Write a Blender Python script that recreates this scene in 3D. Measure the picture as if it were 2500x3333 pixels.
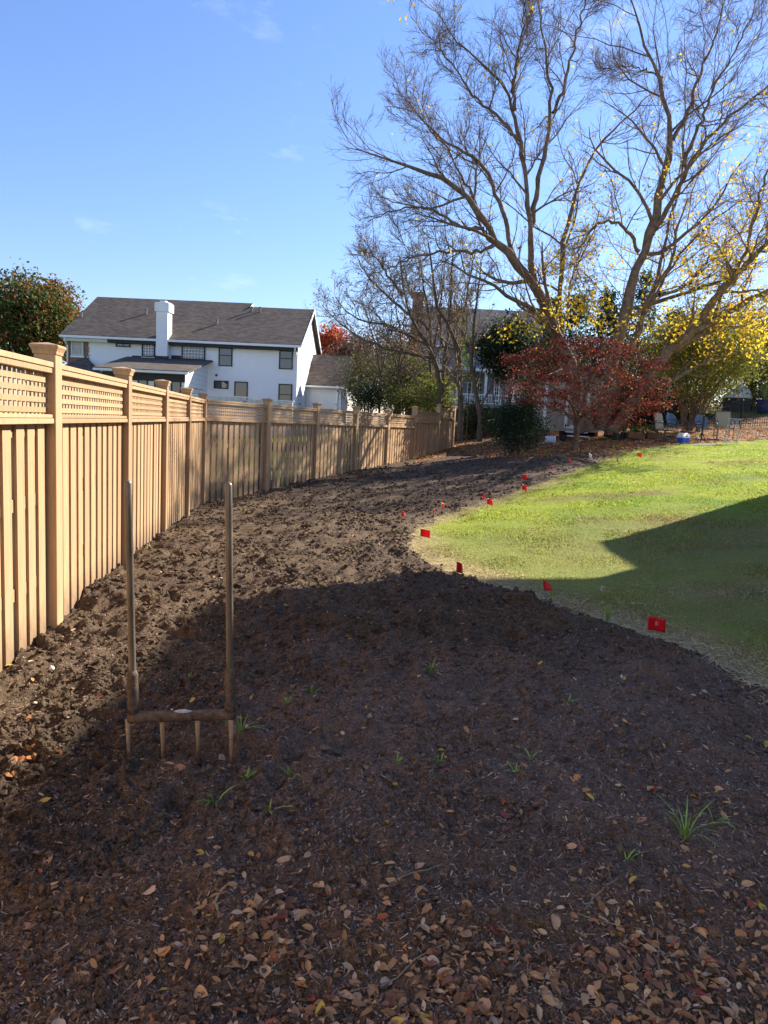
import bpy, math, random
import numpy as np
from mathutils import Matrix, Vector

# ------------------------------------------------------------------ clean
for o in list(bpy.data.objects):
    bpy.data.objects.remove(o, do_unlink=True)
scene = bpy.context.scene
COL = scene.collection
rng = np.random.default_rng(7)
random.seed(7)

# ------------------------------------------------------------------ camera
F_PX, CX, CY = 2312.0, 1250.0, 1666.5          # photograph is 2500 x 3333
PITCH, ROLL, CAM_H = 0.1227, 0.05, 1.58
cd = bpy.data.cameras.new('camera')
cam = bpy.data.objects.new('camera', cd)
COL.objects.link(cam)
fwd = Vector((0, math.cos(PITCH), -math.sin(PITCH)))
up0 = Vector((0, math.sin(PITCH), math.cos(PITCH)))
rt0 = Vector((1, 0, 0))
cr, sr = math.cos(ROLL), math.sin(ROLL)
rt = rt0 * cr + up0 * sr
up = up0 * cr - rt0 * sr
cam.matrix_world = Matrix(((rt.x, up.x, -fwd.x, 0), (rt.y, up.y, -fwd.y, 0), (rt.z, up.z, -fwd.z, CAM_H), (0, 0, 0, 1)))
cd.sensor_fit = 'VERTICAL'
cd.sensor_height = 36.0
cd.lens = F_PX / 3333.0 * 36.0
cd.clip_start = 0.05
cd.clip_end = 3000
scene.camera = cam

# ------------------------------------------------------------------ sky, sun, exposure
SUN_AZ, SUN_EL = math.radians(50), math.radians(32)
world = bpy.data.worlds.new('World')
scene.world = world
world.use_nodes = True
wn, wl = world.node_tree.nodes, world.node_tree.links
wn.clear()
wo = wn.new('ShaderNodeOutputWorld')
wb = wn.new('ShaderNodeBackground')
ws = wn.new('ShaderNodeTexSky')
ws.sky_type = 'NISHITA'
ws.sun_disc = False
ws.sun_elevation = SUN_EL
ws.sun_rotation = SUN_AZ
ws.altitude = 200
ws.air_density = 1.4
ws.dust_density = 0.1
ws.ozone_density = 9.0
wb.inputs['Strength'].default_value = 0.104
wt = wn.new('ShaderNodeMix'); wt.data_type = 'RGBA'; wt.blend_type = 'MULTIPLY'; wt.inputs[0].default_value = 1.0
wt.inputs[7].default_value = (0.99, 0.815, 0.86, 1.0)          # the camera's white balance leans to magenta
wl.new(ws.outputs[0], wt.inputs[6])
wtc = wn.new('ShaderNodeTexCoord'); wmp = wn.new('ShaderNodeMapping'); wmp.inputs['Scale'].default_value = (1, 1, 2.6); wl.new(wtc.outputs['Generated'], wmp.inputs[0])
def _wn(scale, lo, hi):                                       # sparse wisps of cloud
    n = wn.new('ShaderNodeTexNoise'); n.inputs['Scale'].default_value = scale; n.inputs['Detail'].default_value = 7; n.inputs['Roughness'].default_value = .62; wl.new(wmp.outputs[0], n.inputs['Vector'])
    r = wn.new('ShaderNodeMapRange'); r.inputs['From Min'].default_value = lo; r.inputs['From Max'].default_value = hi; wl.new(n.outputs[0], r.inputs[0]); return r.outputs[0]
wm1 = wn.new('ShaderNodeMath'); wm1.operation = 'MULTIPLY'; wl.new(_wn(9, .60, .78), wm1.inputs[0]); wl.new(_wn(2.2, .45, .62), wm1.inputs[1])
wm2 = wn.new('ShaderNodeMath'); wm2.operation = 'MULTIPLY'; wm2.inputs[1].default_value = .35; wl.new(wm1.outputs[0], wm2.inputs[0])
wc = wn.new('ShaderNodeMix'); wc.data_type = 'RGBA'; wl.new(wm2.outputs[0], wc.inputs[0]); wl.new(wt.outputs[2], wc.inputs[6]); wc.inputs[7].default_value = (4.6, 4.9, 5.3, 1)
wl.new(wc.outputs[2], wb.inputs[0])
wl.new(wb.outputs[0], wo.inputs[0])
sl = bpy.data.lights.new('sun', 'SUN')
sl.energy = 5.0
sl.angle = math.radians(0.53)
sl.color = (1.0, 0.92, 0.80)
sun = bpy.data.objects.new('sun', sl)
COL.objects.link(sun)
sdir = Vector((math.sin(SUN_AZ) * math.cos(SUN_EL), math.cos(SUN_AZ) * math.cos(SUN_EL), math.sin(SUN_EL)))
sun.rotation_euler = sdir.to_track_quat('Z', 'Y').to_euler()
sun.location = (20, 20, 30)
vs = scene.view_settings
vs.view_transform = 'Standard'
vs.look = 'None'
vs.gamma = 1.0
vs.use_curve_mapping = False
vs.exposure = 1.33
scene.cycles.max_bounces = 8
scene.cycles.transparent_max_bounces = 8

# ------------------------------------------------------------------ pixel -> place, terrain
def ray(px, py):
    X, Y = px - CX, py - CY
    x = (X * cr + Y * sr) / F_PX
    y = (-X * sr + Y * cr) / F_PX
    return np.array([x, math.cos(PITCH) - y * math.sin(PITCH), -math.sin(PITCH) - y * math.cos(PITCH)])

def at(px, py, Y):
    d = ray(px, py)
    return np.array([0, 0, CAM_H]) + d * (Y / d[1])

CTRL = np.array([(-2.44,5.27,-.154),(-2.78,7.69,-.12),(-3.12,10.1,-.197),(-3.46,12.52,-.269),(-3.81,14.94,-.333),
    (-2.84,17.18,-.219),(-1.88,19.42,-.04),(-.92,21.66,.06),(.05,23.9,.193),(1.01,26.15,.34),(1.97,28.39,.586),(2.93,30.63,.765),
    (0,1.2,-.06),(-2.2,2.5,-.1),(2.2,2,-.02),(2.4,4.4,.02),(6.4,13,.6),(6.5,24,1.08),(12.2,24.7,1.5),(0,10,-.1),(3,15,.3),
    (10,30,1.75),(16,26,1.85),(10.2,26,1.5),(16,33,2.2),(20,42,3.5),(8,42,2.3),(0,42,1.1),(-9,42,.4),(-9,28,-.1),(8,6,.3),(-5,0,-.15),(6,0,.1)])
def phi(r2):
    return np.where(r2 > 1e-9, .5 * r2 * np.log(np.maximum(r2, 1e-9)), 0)
nC = len(CTRL)
_K = phi(((CTRL[:, None, :2] - CTRL[None, :, :2]) ** 2).sum(-1)) + np.eye(nC) * .6
_P = np.c_[np.ones(nC), CTRL[:, :2]]
TW = np.linalg.solve(np.block([[_K, _P], [_P.T, np.zeros((3, 3))]]), np.r_[CTRL[:, 2], 0, 0, 0])
def terr(x, y):
    x = np.clip(np.asarray(x, float), -9, 26)
    y = np.clip(np.asarray(y, float), -2, 44)
    z = TW[nC] + TW[nC + 1] * x + TW[nC + 2] * y
    for i in range(nC):
        z = z + TW[i] * phi((x - CTRL[i, 0]) ** 2 + (y - CTRL[i, 1]) ** 2)
    return z
def on_ground(px, py, lift=0.0):
    d = ray(px, py)
    t = np.geomspace(1, 90, 1500)
    Q = np.array([0, 0, CAM_H]) + d * t[:, None]
    g = Q[:, 2] - terr(Q[:, 0], Q[:, 1]) - lift
    i = int(np.argmax(g < 0))
    a = g[i - 1] / (g[i - 1] - g[i])
    return Q[i - 1] + (Q[i] - Q[i - 1]) * a

# ------------------------------------------------------------------ noise
def _hash(ix, iy, seed):
    h = (ix.astype(np.int64) * 374761393 + iy.astype(np.int64) * 668265263 + seed * 1442695040888963) & 0x7fffffff
    h = ((h ^ (h >> 13)) * 1274126177) & 0x7fffffff
    h = ((h ^ (h >> 16)) * 668265263) & 0x7fffffff
    return (h & 0xfffff) / float(0xfffff)
def vnoise(x, y, seed=0):
    ix, iy = np.floor(x), np.floor(y)
    fx, fy = x - ix, y - iy
    fx = fx * fx * fx * (fx * (fx * 6 - 15) + 10)
    fy = fy * fy * fy * (fy * (fy * 6 - 15) + 10)
    a, b = _hash(ix, iy, seed), _hash(ix + 1, iy, seed)
    c, d = _hash(ix, iy + 1, seed), _hash(ix + 1, iy + 1, seed)
    return ((a + (b - a) * fx) * (1 - fy) + (c + (d - c) * fx) * fy) * 2 - 1
def fbm(x, y, seed=0, o=4):
    s, a = 0, 1.0
    for i in range(o):
        s = s + a * vnoise(x * 2 ** i + 17.3 * i, y * 2 ** i - 9.1 * i, seed + i)
        a *= .5
    return s
def sstep(a, b, x):
    t = np.clip((x - a) / (b - a), 0, 1)
    return t * t * (3 - 2 * t)

# ------------------------------------------------------------------ objects
ORG = {}                                   # world origin of each thing
def link(o, parent=None):
    COL.objects.link(o)
    if parent is not None:
        o.parent = parent
    return o
def tag(o, label=None, cat=None, group=None, kind=None):
    if label: o['label'] = label
    if cat: o['category'] = cat
    if group: o['group'] = group
    if kind: o['kind'] = kind
    return o
def thing(name, label, cat, loc=(0, 0, 0), rz=0.0, group=None):
    o = bpy.data.objects.new(name, None)
    o.empty_display_size = .1
    link(o)
    o.location = tuple(float(v) for v in loc)
    o.rotation_euler = (0, 0, rz)
    ORG[o.name] = np.array(loc, float)
    return tag(o, label, cat, group)
def np_mesh(name, V, F, mat=None, col=None, smooth=False):
    V = np.ascontiguousarray(V, np.float32)
    me = bpy.data.meshes.new(name)
    Fs = F if isinstance(F, list) else [F]
    Fs = [np.ascontiguousarray(f, np.int32) for f in Fs if len(f)]
    nl = sum(f.size for f in Fs)
    npoly = sum(len(f) for f in Fs)
    me.vertices.add(len(V)); me.loops.add(nl); me.polygons.add(npoly)
    me.vertices.foreach_set('co', V.ravel())
    me.loops.foreach_set('vertex_index', np.concatenate([f.ravel() for f in Fs]))
    tot = np.concatenate([np.full(len(f), f.shape[1], np.int32) for f in Fs])
    st = np.concatenate([[0], np.cumsum(tot)[:-1]]).astype(np.int32)
    me.polygons.foreach_set('loop_start', st)
    me.polygons.foreach_set('loop_total', tot)
    me.polygons.foreach_set('use_smooth', np.full(npoly, bool(smooth)))
    if col is not None:
        ca = me.color_attributes.new('col', 'FLOAT_COLOR', 'POINT')
        c4 = np.ones((len(V), 4), np.float32); c4[:, :3] = col
        ca.data.foreach_set('color', c4.ravel())
    me.update(calc_edges=True)
    if mat is not None:
        me.materials.append(mat)
    return me
def np_obj(name, V, F, mat, parent=None, col=None, smooth=False):
    if parent is not None:
        V = np.asarray(V, float) - ORG[root_of(parent).name]
    o = bpy.data.objects.new(name, np_mesh(name, V, F, mat, col, smooth))
    return link(o, parent)
def root_of(o):
    while o.parent is not None:
        o = o.parent
    return o
class MB:
    """collects shapes given in world (or local) coordinates, then becomes ONE mesh object"""
    def __init__(s): s.v, s.q, s.t, s.n = [], [], [], 0
    def add(s, V, Q=(), T=()):
        V = np.asarray(V, float).reshape(-1, 3)
        s.v.append(V)
        if len(Q): s.q.append(np.asarray(Q, int).reshape(-1, 4) + s.n)
        if len(T): s.t.append(np.asarray(T, int).reshape(-1, 3) + s.n)
        s.n += len(V); return s
    def hexa(s, P):                       # 8 corners: bottom 4 ccw, top 4 ccw
        return s.add(P, [(3,2,1,0),(4,5,6,7),(0,1,5,4),(1,2,6,5),(2,3,7,6),(3,0,4,7)])
    def box(s, lo, hi):
        (a,b,c),(d,e,f) = lo, hi
        return s.hexa([(a,b,c),(d,b,c),(d,e,c),(a,e,c),(a,b,f),(d,b,f),(d,e,f),(a,e,f)])
    def obox(s, o, ax, ay, az):
        o, ax, ay, az = [np.asarray(k, float) for k in (o, ax, ay, az)]
        return s.hexa([o, o+ax, o+ax+ay, o+ay, o+az, o+ax+az, o+ax+ay+az, o+ay+az])
    def prism(s, poly, ext):              # convex polygon extruded by vector
        P = np.asarray(poly, float); n = len(P); E = np.asarray(ext, float)
        V = np.r_[P, P + E]
        Q = [(i, (i+1) % n, n + (i+1) % n, n + i) for i in range(n)]
        T = [(0, i+1, i) for i in range(1, n-1)] + [(n, n+i, n+i+1) for i in range(1, n-1)]
        return s.add(V, Q, T)
    def tube(s, path, r, sides=8, cap=True):
        P = np.asarray(path, float); k = len(P)
        R = np.full(k, r, float) if np.isscalar(r) else np.asarray(r, float)
        V, Fq = tubes(P[None], R[None], sides)
        T = []
        if cap:
            T = [(0, i+1, i) for i in range(1, sides-1)] + [((k-1)*sides, (k-1)*sides+i, (k-1)*sides+i+1) for i in range(1, sides-1)]
        return s.add(V, Fq, T)
    def lathe(s, c, prof, sides=16):      # prof: (r, z) from bottom to top
        c = np.asarray(c, float); a = np.linspace(0, 2*np.pi, sides, endpoint=False)
        V = np.concatenate([c + np.c_[r*np.cos(a), r*np.sin(a), np.full(sides, z)] for r, z in prof])
        k = len(prof)
        Q = [(j*sides+i, j*sides+(i+1) % sides, (j+1)*sides+(i+1) % sides, (j+1)*sides+i) for j in range(k-1) for i in range(sides)]
        T = [(0, i+1, i) for i in range(1, sides-1)] + [((k-1)*sides, (k-1)*sides+i, (k-1)*sides+i+1) for i in range(1, sides-1)]
        return s.add(V, Q, T)
    def mesh(s, name, mat, off=None, smooth=False):
        V = np.concatenate(s.v)
        if off is not None: V = V - off
        return np_mesh(name, V, [np.concatenate(s.q) if s.q else np.zeros((0,4)), np.concatenate(s.t) if s.t else np.zeros((0,3))], mat, None, smooth)
    def build(s, name, mat, parent=None, smooth=False, bevel=0.0, local=False):
        off = None if (parent is None or local) else ORG[root_of(parent).name]
        o = bpy.data.objects.new(name, s.mesh(name, mat, off, smooth))
        link(o, parent)
        if bevel:
            m = o.modifiers.new('bevel', 'BEVEL'); m.width = bevel; m.segments = 1; m.limit_method = 'ANGLE'
        return o
def tubes(P, R, sides):
    """P (N,K,3), R (N,K) -> one vertex array and quads, all branches at once"""
    P = np.asarray(P, float); N, K, _ = P.shape
    T = np.gradient(P, axis=1)
    T /= np.linalg.norm(T, axis=2, keepdims=True) + 1e-12
    m = T.mean(1)
    ref = np.where(np.abs(m[:, 2:3]) > .8, np.array([[1., 0, 0]]), np.array([[0, 0, 1.]]))[:, None, :]
    A = np.cross(T, np.broadcast_to(ref, T.shape)); A /= np.linalg.norm(A, axis=2, keepdims=True) + 1e-12
    B = np.cross(T, A)
    a = np.linspace(0, 2*np.pi, sides, endpoint=False)
    V = P[:, :, None, :] + R[:, :, None, None] * (A[:, :, None, :] * np.cos(a)[None, None, :, None] + B[:, :, None, :] * np.sin(a)[None, None, :, None])
    i = np.arange(sides); j = (i + 1) % sides
    k = np.arange(K - 1)[:, None] * sides
    q = np.stack([k + i, k + j, k + sides + j, k + sides + i], -1).reshape(-1, 4)
    Q = (np.arange(N)[:, None, None] * (K * sides) + q[None]).reshape(-1, 4)
    return V.reshape(-1, 3), Q

# ------------------------------------------------------------------ materials
def newmat(name):
    m = bpy.data.materials.new(name); m.use_nodes = True
    nt = m.node_tree; b = nt.nodes['Principled BSDF']
    return m, nt, b
def ramp(nt, fac, stops):
    r = nt.nodes.new('ShaderNodeValToRGB')
    while len(r.color_ramp.elements) < len(stops): r.color_ramp.elements.new(.5)
    for e, (p, c) in zip(r.color_ramp.elements, stops):
        e.position = p; e.color = (*c, 1)
    nt.links.new(fac, r.inputs[0]); return r.outputs[0]
def noise(nt, scale, detail=4, rough=.6, coord='Object', dist=0.0, stretch=None):
    tc = nt.nodes.new('ShaderNodeTexCoord'); n = nt.nodes.new('ShaderNodeTexNoise')
    n.inputs['Scale'].default_value = scale; n.inputs['Detail'].default_value = detail
    n.inputs['Roughness'].default_value = rough; n.inputs['Distortion'].default_value = dist
    src = tc.outputs[coord]
    if stretch:
        mp = nt.nodes.new('ShaderNodeMapping'); mp.inputs['Scale'].default_value = stretch
        nt.links.new(src, mp.inputs[0]); src = mp.outputs[0]
    nt.links.new(src, n.inputs['Vector']); return n.outputs[0]
def bump(nt, b, h, strength=.5, dist=.02):
    n = nt.nodes.new('ShaderNodeBump'); n.inputs['Strength'].default_value = strength; n.inputs['Distance'].default_value = dist
    nt.links.new(h, n.inputs['Height']); nt.links.new(n.outputs[0], b.inputs['Normal'])
def mixc(nt, fac, a, c, mode='MIX'):
    m = nt.nodes.new('ShaderNodeMix'); m.data_type = 'RGBA'; m.blend_type = mode
    for s, v in ((0, fac), (6, a), (7, c)):
        if hasattr(v, 'is_output'): nt.links.new(v, m.inputs[s])
        else: m.inputs[s].default_value = v if s == 0 else (*v, 1)
    return m.outputs[2]
def simple(name, c, rough=.7, var=.15, scale=8, metal=0.0, bstr=.15, bdist=.004, spec=.4, stretch=None):
    m, nt, b = newmat(name)
    f = noise(nt, scale, 5, .6, stretch=stretch)
    lo = tuple(max(0, k * (1 - var)) for k in c); hi = tuple(min(1, k * (1 + var)) for k in c)
    nt.links.new(ramp(nt, f, [(.3, lo), (.7, hi)]), b.inputs['Base Color'])
    b.inputs['Roughness'].default_value = rough; b.inputs['Metallic'].default_value = metal
    b.inputs['Specular IOR Level'].default_value = spec
    if bstr: bump(nt, b, noise(nt, scale * 4, 4, .6, stretch=stretch), bstr, bdist)
    return m
def attr_col(nt):
    a = nt.nodes.new('ShaderNodeAttribute'); a.attribute_name = 'col'; return a.outputs['Color']
def leafmat(name, trans=.35, rough=.6, spec=.25):
    m, nt, b = newmat(name)
    c = attr_col(nt)
    nt.links.new(c, b.inputs['Base Color'])
    b.inputs['Roughness'].default_value = rough; b.inputs['Specular IOR Level'].default_value = spec
    if trans:
        t = nt.nodes.new('ShaderNodeBsdfTranslucent'); mx = nt.nodes.new('ShaderNodeMixShader')
        nt.links.new(c, t.inputs[0]); mx.inputs[0].default_value = trans
        nt.links.new(b.outputs[0], mx.inputs[1]); nt.links.new(t.outputs[0], mx.inputs[2])
        nt.links.new(mx.outputs[0], nt.nodes['Material Output'].inputs[0])
    return m

M = {}
def fence_mat():
    m, nt, b = newmat('tan_painted_wood')
    g = noise(nt, 3.0, 6, .65, stretch=(14, 14, .8))
    l = noise(nt, 1.3, 3, .5)
    c = ramp(nt, g, [(.25, (.34, .21, .11)), (.5, (.455, .29, .155)), (.8, (.52, .335, .185))])
    oi = nt.nodes.new('ShaderNodeObjectInfo')
    hv = nt.nodes.new('ShaderNodeHueSaturation')
    mr = nt.nodes.new('ShaderNodeMapRange'); mr.inputs['To Min'].default_value = .80; mr.inputs['To Max'].default_value = 1.10
    nt.links.new(oi.outputs['Random'], mr.inputs[0]); nt.links.new(mr.outputs[0], hv.inputs['Value'])
    nt.links.new(c, hv.inputs['Color'])
    d = ramp(nt, noise(nt, 9, 5, .7, stretch=(1, 1, .35)), [(.60, (1, 1, 1)), (.74, (.70, .66, .62))])
    tcz = nt.nodes.new('ShaderNodeTexCoord'); sz_ = nt.nodes.new('ShaderNodeSeparateXYZ'); nt.links.new(tcz.outputs['Object'], sz_.inputs[0])
    am = nt.nodes.new('ShaderNodeMath'); am.operation = 'MULTIPLY_ADD'; am.inputs[1].default_value = .55; nt.links.new(noise(nt, 7, 5, .7), am.inputs[0]); nt.links.new(sz_.outputs[2], am.inputs[2])
    mz = nt.nodes.new('ShaderNodeMapRange'); mz.inputs['From Min'].default_value = -1.02; mz.inputs['From Max'].default_value = -1.30; mz.inputs['To Max'].default_value = .75; nt.links.new(am.outputs[0], mz.inputs[0])
    fcol = mixc(nt, .55, hv.outputs[0], d, 'MULTIPLY')
    nt.links.new(mixc(nt, mz.outputs[0], fcol, (.17, .115, .075)), b.inputs['Base Color'])            # soil splashed on the foot of the pickets
    b.inputs['Roughness'].default_value = .62; b.inputs['Specular IOR Level'].default_value = .3
    bump(nt, b, g, .25, .004)
    return m
M['fence'] = fence_mat()
def soil_mat():
    m, nt, b = newmat('dark_tilled_soil')
    base = attr_col(nt)
    f = noise(nt, 26, 8, .75)
    g = noise(nt, 130, 5, .75)
    c1 = ramp(nt, f, [(.30, (.42, .39, .37)), (.52, (1, 1, 1)), (.72, (1.25, 1.2, 1.15))])
    c2 = ramp(nt, g, [(.34, (.30, .28, .27)), (.50, (.85, .85, .85)), (.62, (1.35, 1.32, 1.3)), (.72, (2.1, 2.0, 1.9))])
    c = mixc(nt, 1.0, base, c1, 'MULTIPLY'); c = mixc(nt, 1.0, c, c2, 'MULTIPLY')
    nt.links.new(c, b.inputs['Base Color'])
    b.inputs['Roughness'].default_value = .95; b.inputs['Specular IOR Level'].default_value = .12
    h = nt.nodes.new('ShaderNodeMath'); h.operation = 'ADD'
    h2 = nt.nodes.new('ShaderNodeMath'); h2.operation = 'MULTIPLY'; h2.inputs[1].default_value = .35
    nt.links.new(g, h2.inputs[0]); nt.links.new(f, h.inputs[0]); nt.links.new(h2.outputs[0], h.inputs[1])
    bump(nt, b, h.outputs[0], .95, .03)
    return m
M['soil'] = soil_mat()
def lawn_mat():
    m, nt, b = newmat('lawn_turf')
    base = attr_col(nt)
    f = noise(nt, 60, 6, .7)
    c = mixc(nt, .9, base, ramp(nt, f, [(.3, (.45, .45, .4)), (.65, (1, 1, 1))]), 'MULTIPLY')
    nt.links.new(c, b.inputs['Base Color']); b.inputs['Roughness'].default_value = .95
    b.inputs['Specular IOR Level'].default_value = .1
    bump(nt, b, f, .8, .03)
    return m
M['lawn'] = lawn_mat()
M['leaf'] = leafmat('leaf', .40)
M['leaf_thin'] = leafmat('yellow_leaf', .55)
M['dryleaf'] = leafmat('dry_leaf', .15, .75, .2)
M['chips'] = leafmat('mulch_chip', 0, .85, .2)
M['grass'] = leafmat('grass_blade', .45, .55, .3)
M['bark'] = simple('birch_bark', (.19, .13, .09), .9, .45, 5, bstr=.9, bdist=.03, spec=.15)
M['twig'] = simple('twig_bark', (.20, .14, .11), .85, .25, 6, bstr=0, spec=.15)
M['greybark'] = simple('grey_bark', (.125, .098, .07), .9, .4, 6, bstr=.7, bdist=.02, spec=.15)
# ================================================================== THE SETTING: ground, soil bed, lawn, mulch
DS = 2500 / 1659.0
def gd(x, y, lift=0.0): return on_ground(x * DS, y * DS, lift)      # measured on a 1659 px wide view
LAWN_EDGE = np.array([(2.75, -3.0), (2.60, 0.5), (2.48, 2.6)] + [tuple(gd(x, y)[:2]) for x, y in
    [(1659,1520),(1560,1440),(1430,1385),(1310,1345),(1200,1310),(1080,1270),(960,1235),(885,1190),(890,1150),(960,1110),(1050,1085),(1150,1050),(1230,1020),(1310,990)]])
LAWN_TOP = np.array([tuple(gd(x, y)[:2]) for x, y in [(1310,990),(1420,965),(1540,957),(1659,950)]] + [(22, 27.5)])
BED_TOP = np.array([tuple(gd(x, y)[:2]) for x, y in [(1310,990),(1250,985),(1150,989),(1060,990),(1010,982),(940,992),(890,1003)]])
CORNER = np.array([-3.806, 14.936]); A_NEAR, A_FAR, SP = -.1409, .4057, 2.44
DN = np.array([math.sin(A_NEAR), math.cos(A_NEAR)]); DF = np.array([math.sin(A_FAR), math.cos(A_FAR)])
def _off(d): return np.array([-d[1], d[0]]) * .075                 # the measured line is the front face; posts stand behind it
_a, _b = CORNER + _off(DN), CORNER + _off(DF)
_t = np.linalg.solve(np.c_[DN, -DF], _b - _a)
CORNER = _a + DN * _t[0]
FENCE_NEAR0 = CORNER - DN * 20; FENCE_END = CORNER + DF * SP * 6.87
def inside(x, y, poly):
    r = np.zeros(x.shape, bool); n = len(poly)
    for i in range(n):
        (x0, y0), (x1, y1) = poly[i], poly[(i + 1) % n]
        c = ((y0 > y) != (y1 > y)) & (x < (x1 - x0) * (y - y0) / (y1 - y0 + 1e-12) + x0)
        r ^= c
    return r
def dist_line(x, y, L):
    d = np.full(x.shape, 1e9)
    for (x0, y0), (x1, y1) in zip(L[:-1], L[1:]):
        vx, vy = x1 - x0, y1 - y0
        t = np.clip(((x - x0) * vx + (y - y0) * vy) / (vx * vx + vy * vy + 1e-9), 0, 1)
        d = np.minimum(d, np.hypot(x - x0 - t * vx, y - y0 - t * vy))
    return d
FENCE_LINE = np.array([FENCE_NEAR0, CORNER, FENCE_END])
SOIL_POLY = np.r_[LAWN_EDGE, BED_TOP[1:], [CORNER + DF * 12.4], [CORNER], [FENCE_NEAR0], [(-1, -6)], [(2.75, -6)]]
LAWN_POLY = np.r_[LAWN_EDGE, LAWN_TOP[1:], [(30, 27.5)], [(30, -3)]]
def region(x, y, jit=.07):
    """1 soil, 2 lawn, 3 leaf mulch, 0 outside the yard (behind the fence)"""
    jx = x + jit * fbm(x * 5, y * 5, 91, 3); jy = y + jit * fbm(x * 5, y * 5, 97, 3)
    r = np.full(x.shape, 3)
    r[inside(jx, jy, LAWN_POLY)] = 2
    r[inside(jx, jy, SOIL_POLY)] = 1
    # behind the fence
    behind = np.zeros(x.shape, bool)
    s = (x - CORNER[0]) * DN[1] - (y - CORNER[1]) * DN[0]          # >0 : right of the near run
    q = (x - CORNER[0]) * DF[1] - (y - CORNER[1]) * DF[0]
    along = (x - CORNER[0]) * DF[0] + (y - CORNER[1]) * DF[1]
    behind |= (y <= CORNER[1]) & (s < -.05)
    behind |= (y > CORNER[1]) & (q < -.05) & (along < SP * 6.87)
    r[behind] = 0
    return r
def roughness(x, y):
    base = np.where(y > 5.2, 1.0, .35 + .65 * sstep(1.7, 4.6, y))
    left = sstep(.6, -1.2, x)
    near = np.maximum(base * (1 - .60 * sstep(-.6, 1.6, x) * sstep(6.2, 4.0, y)), .85 * left * sstep(1.6, 2.6, y))
    return np.clip(near * (1 - .35 * sstep(13, 20, y)), .16, 1)
def bil(x, y, seed): return 1 - np.abs(vnoise(x, y, seed)) * 2
def soil_h(x, y, sp):
    """height of the dug soil above the terrain; sp = local grid spacing"""
    e = np.minimum(dist_line(x, y, LAWN_EDGE), dist_line(x, y, BED_TOP))
    r = roughness(x, y)
    wx = x + .06 * vnoise(x * 4, y * 4, 5); wy = y + .06 * vnoise(x * 4, y * 4, 6)
    h = .05 * sstep(0, .25, e)
    h = h + .030 * fbm(x * 1.3, y * 2.6, 11, 2) * (.6 + .4 * r)
    h = h + .020 * (1 - r) * np.sin((y + .22 * vnoise(x * .9, y * 1.2, 13)) * 15) * sstep(.3, .9, vnoise(x * .8, y * .8, 15) * .5 + .7)
    c = 0
    for wl_, am, sd in ((.34, .036, 21), (.19, .038, 22), (.105, .038, 23), (.058, .030, 24), (.032, .021, 25), (.018, .012, 26)):
        k = np.clip((wl_ / (sp + 1e-6) - 1.6) / 2.0, 0, 1)
        n = bil(wx / wl_, wy / wl_, sd)
        c = c + k * am * (np.maximum(n, -.45) ** 1.0) * (.45 + .75 * np.clip(.5 + vnoise(x * 2.1, y * 2.1, sd + 40), 0, 1))
    h = h + c * r * sstep(-.05, .3, e)
    h = h - .10 * np.exp(-(((x + .93) / .30) ** 2 + ((y - 3.2) / .13) ** 2) ** 1.5)         # hollow where the fork was driven in
    return h
# ---- fan shaped fine grid (finer towards the terrace, where one stands)
NR, NCOL = 760, 560
yr = np.geomspace(.7, 38, NR)
uc = np.linspace(-1, 1, NCOL)
GY = np.repeat(yr[:, None], NCOL, 1)
GX = uc[None, :] * (.74 * GY + 1.3) + .10 * GY
sp_ = np.maximum((.74 * GY + 1.3) * 2 / NCOL, GY * (yr[1] / yr[0] - 1))
T0 = terr(GX, GY)
REG = region(GX, GY)
SH = soil_h(GX, GY, sp_)
LH = .012 * fbm(GX * 2.2, GY * 2.2, 31, 3)
MH = .025 * fbm(GX * 1.1, GY * 1.1, 35, 3)
GZ = T0 + np.where(REG == 1, SH, np.where(REG == 2, LH, MH))
FX, FY = GX.ravel(), GY.ravel()
def soil_col(x, y):
    n = fbm(x * 1.6, y * 1.6, 51, 4)
    r = roughness(x, y)
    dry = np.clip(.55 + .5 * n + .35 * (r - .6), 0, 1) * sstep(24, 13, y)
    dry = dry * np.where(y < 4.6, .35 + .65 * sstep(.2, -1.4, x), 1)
    wet = np.array([.125, .085, .06]); d = np.array([.165, .116, .072])  # wet tone raised to lift the shaded soil
    mulch_lift = sstep(5.4, 4.2, y + .5 * n) * sstep(-1.6, -.3, x)               # mulch at the front of the bed, lightened to lift the shade there
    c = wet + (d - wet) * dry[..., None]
    c = c + (np.array([.27, .185, .135]) - c) * (mulch_lift * (.8 + .2 * np.tanh(n)))[..., None]
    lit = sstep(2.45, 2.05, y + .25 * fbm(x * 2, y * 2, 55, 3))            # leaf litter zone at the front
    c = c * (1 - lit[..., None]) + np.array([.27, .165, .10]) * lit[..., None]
    return c
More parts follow.
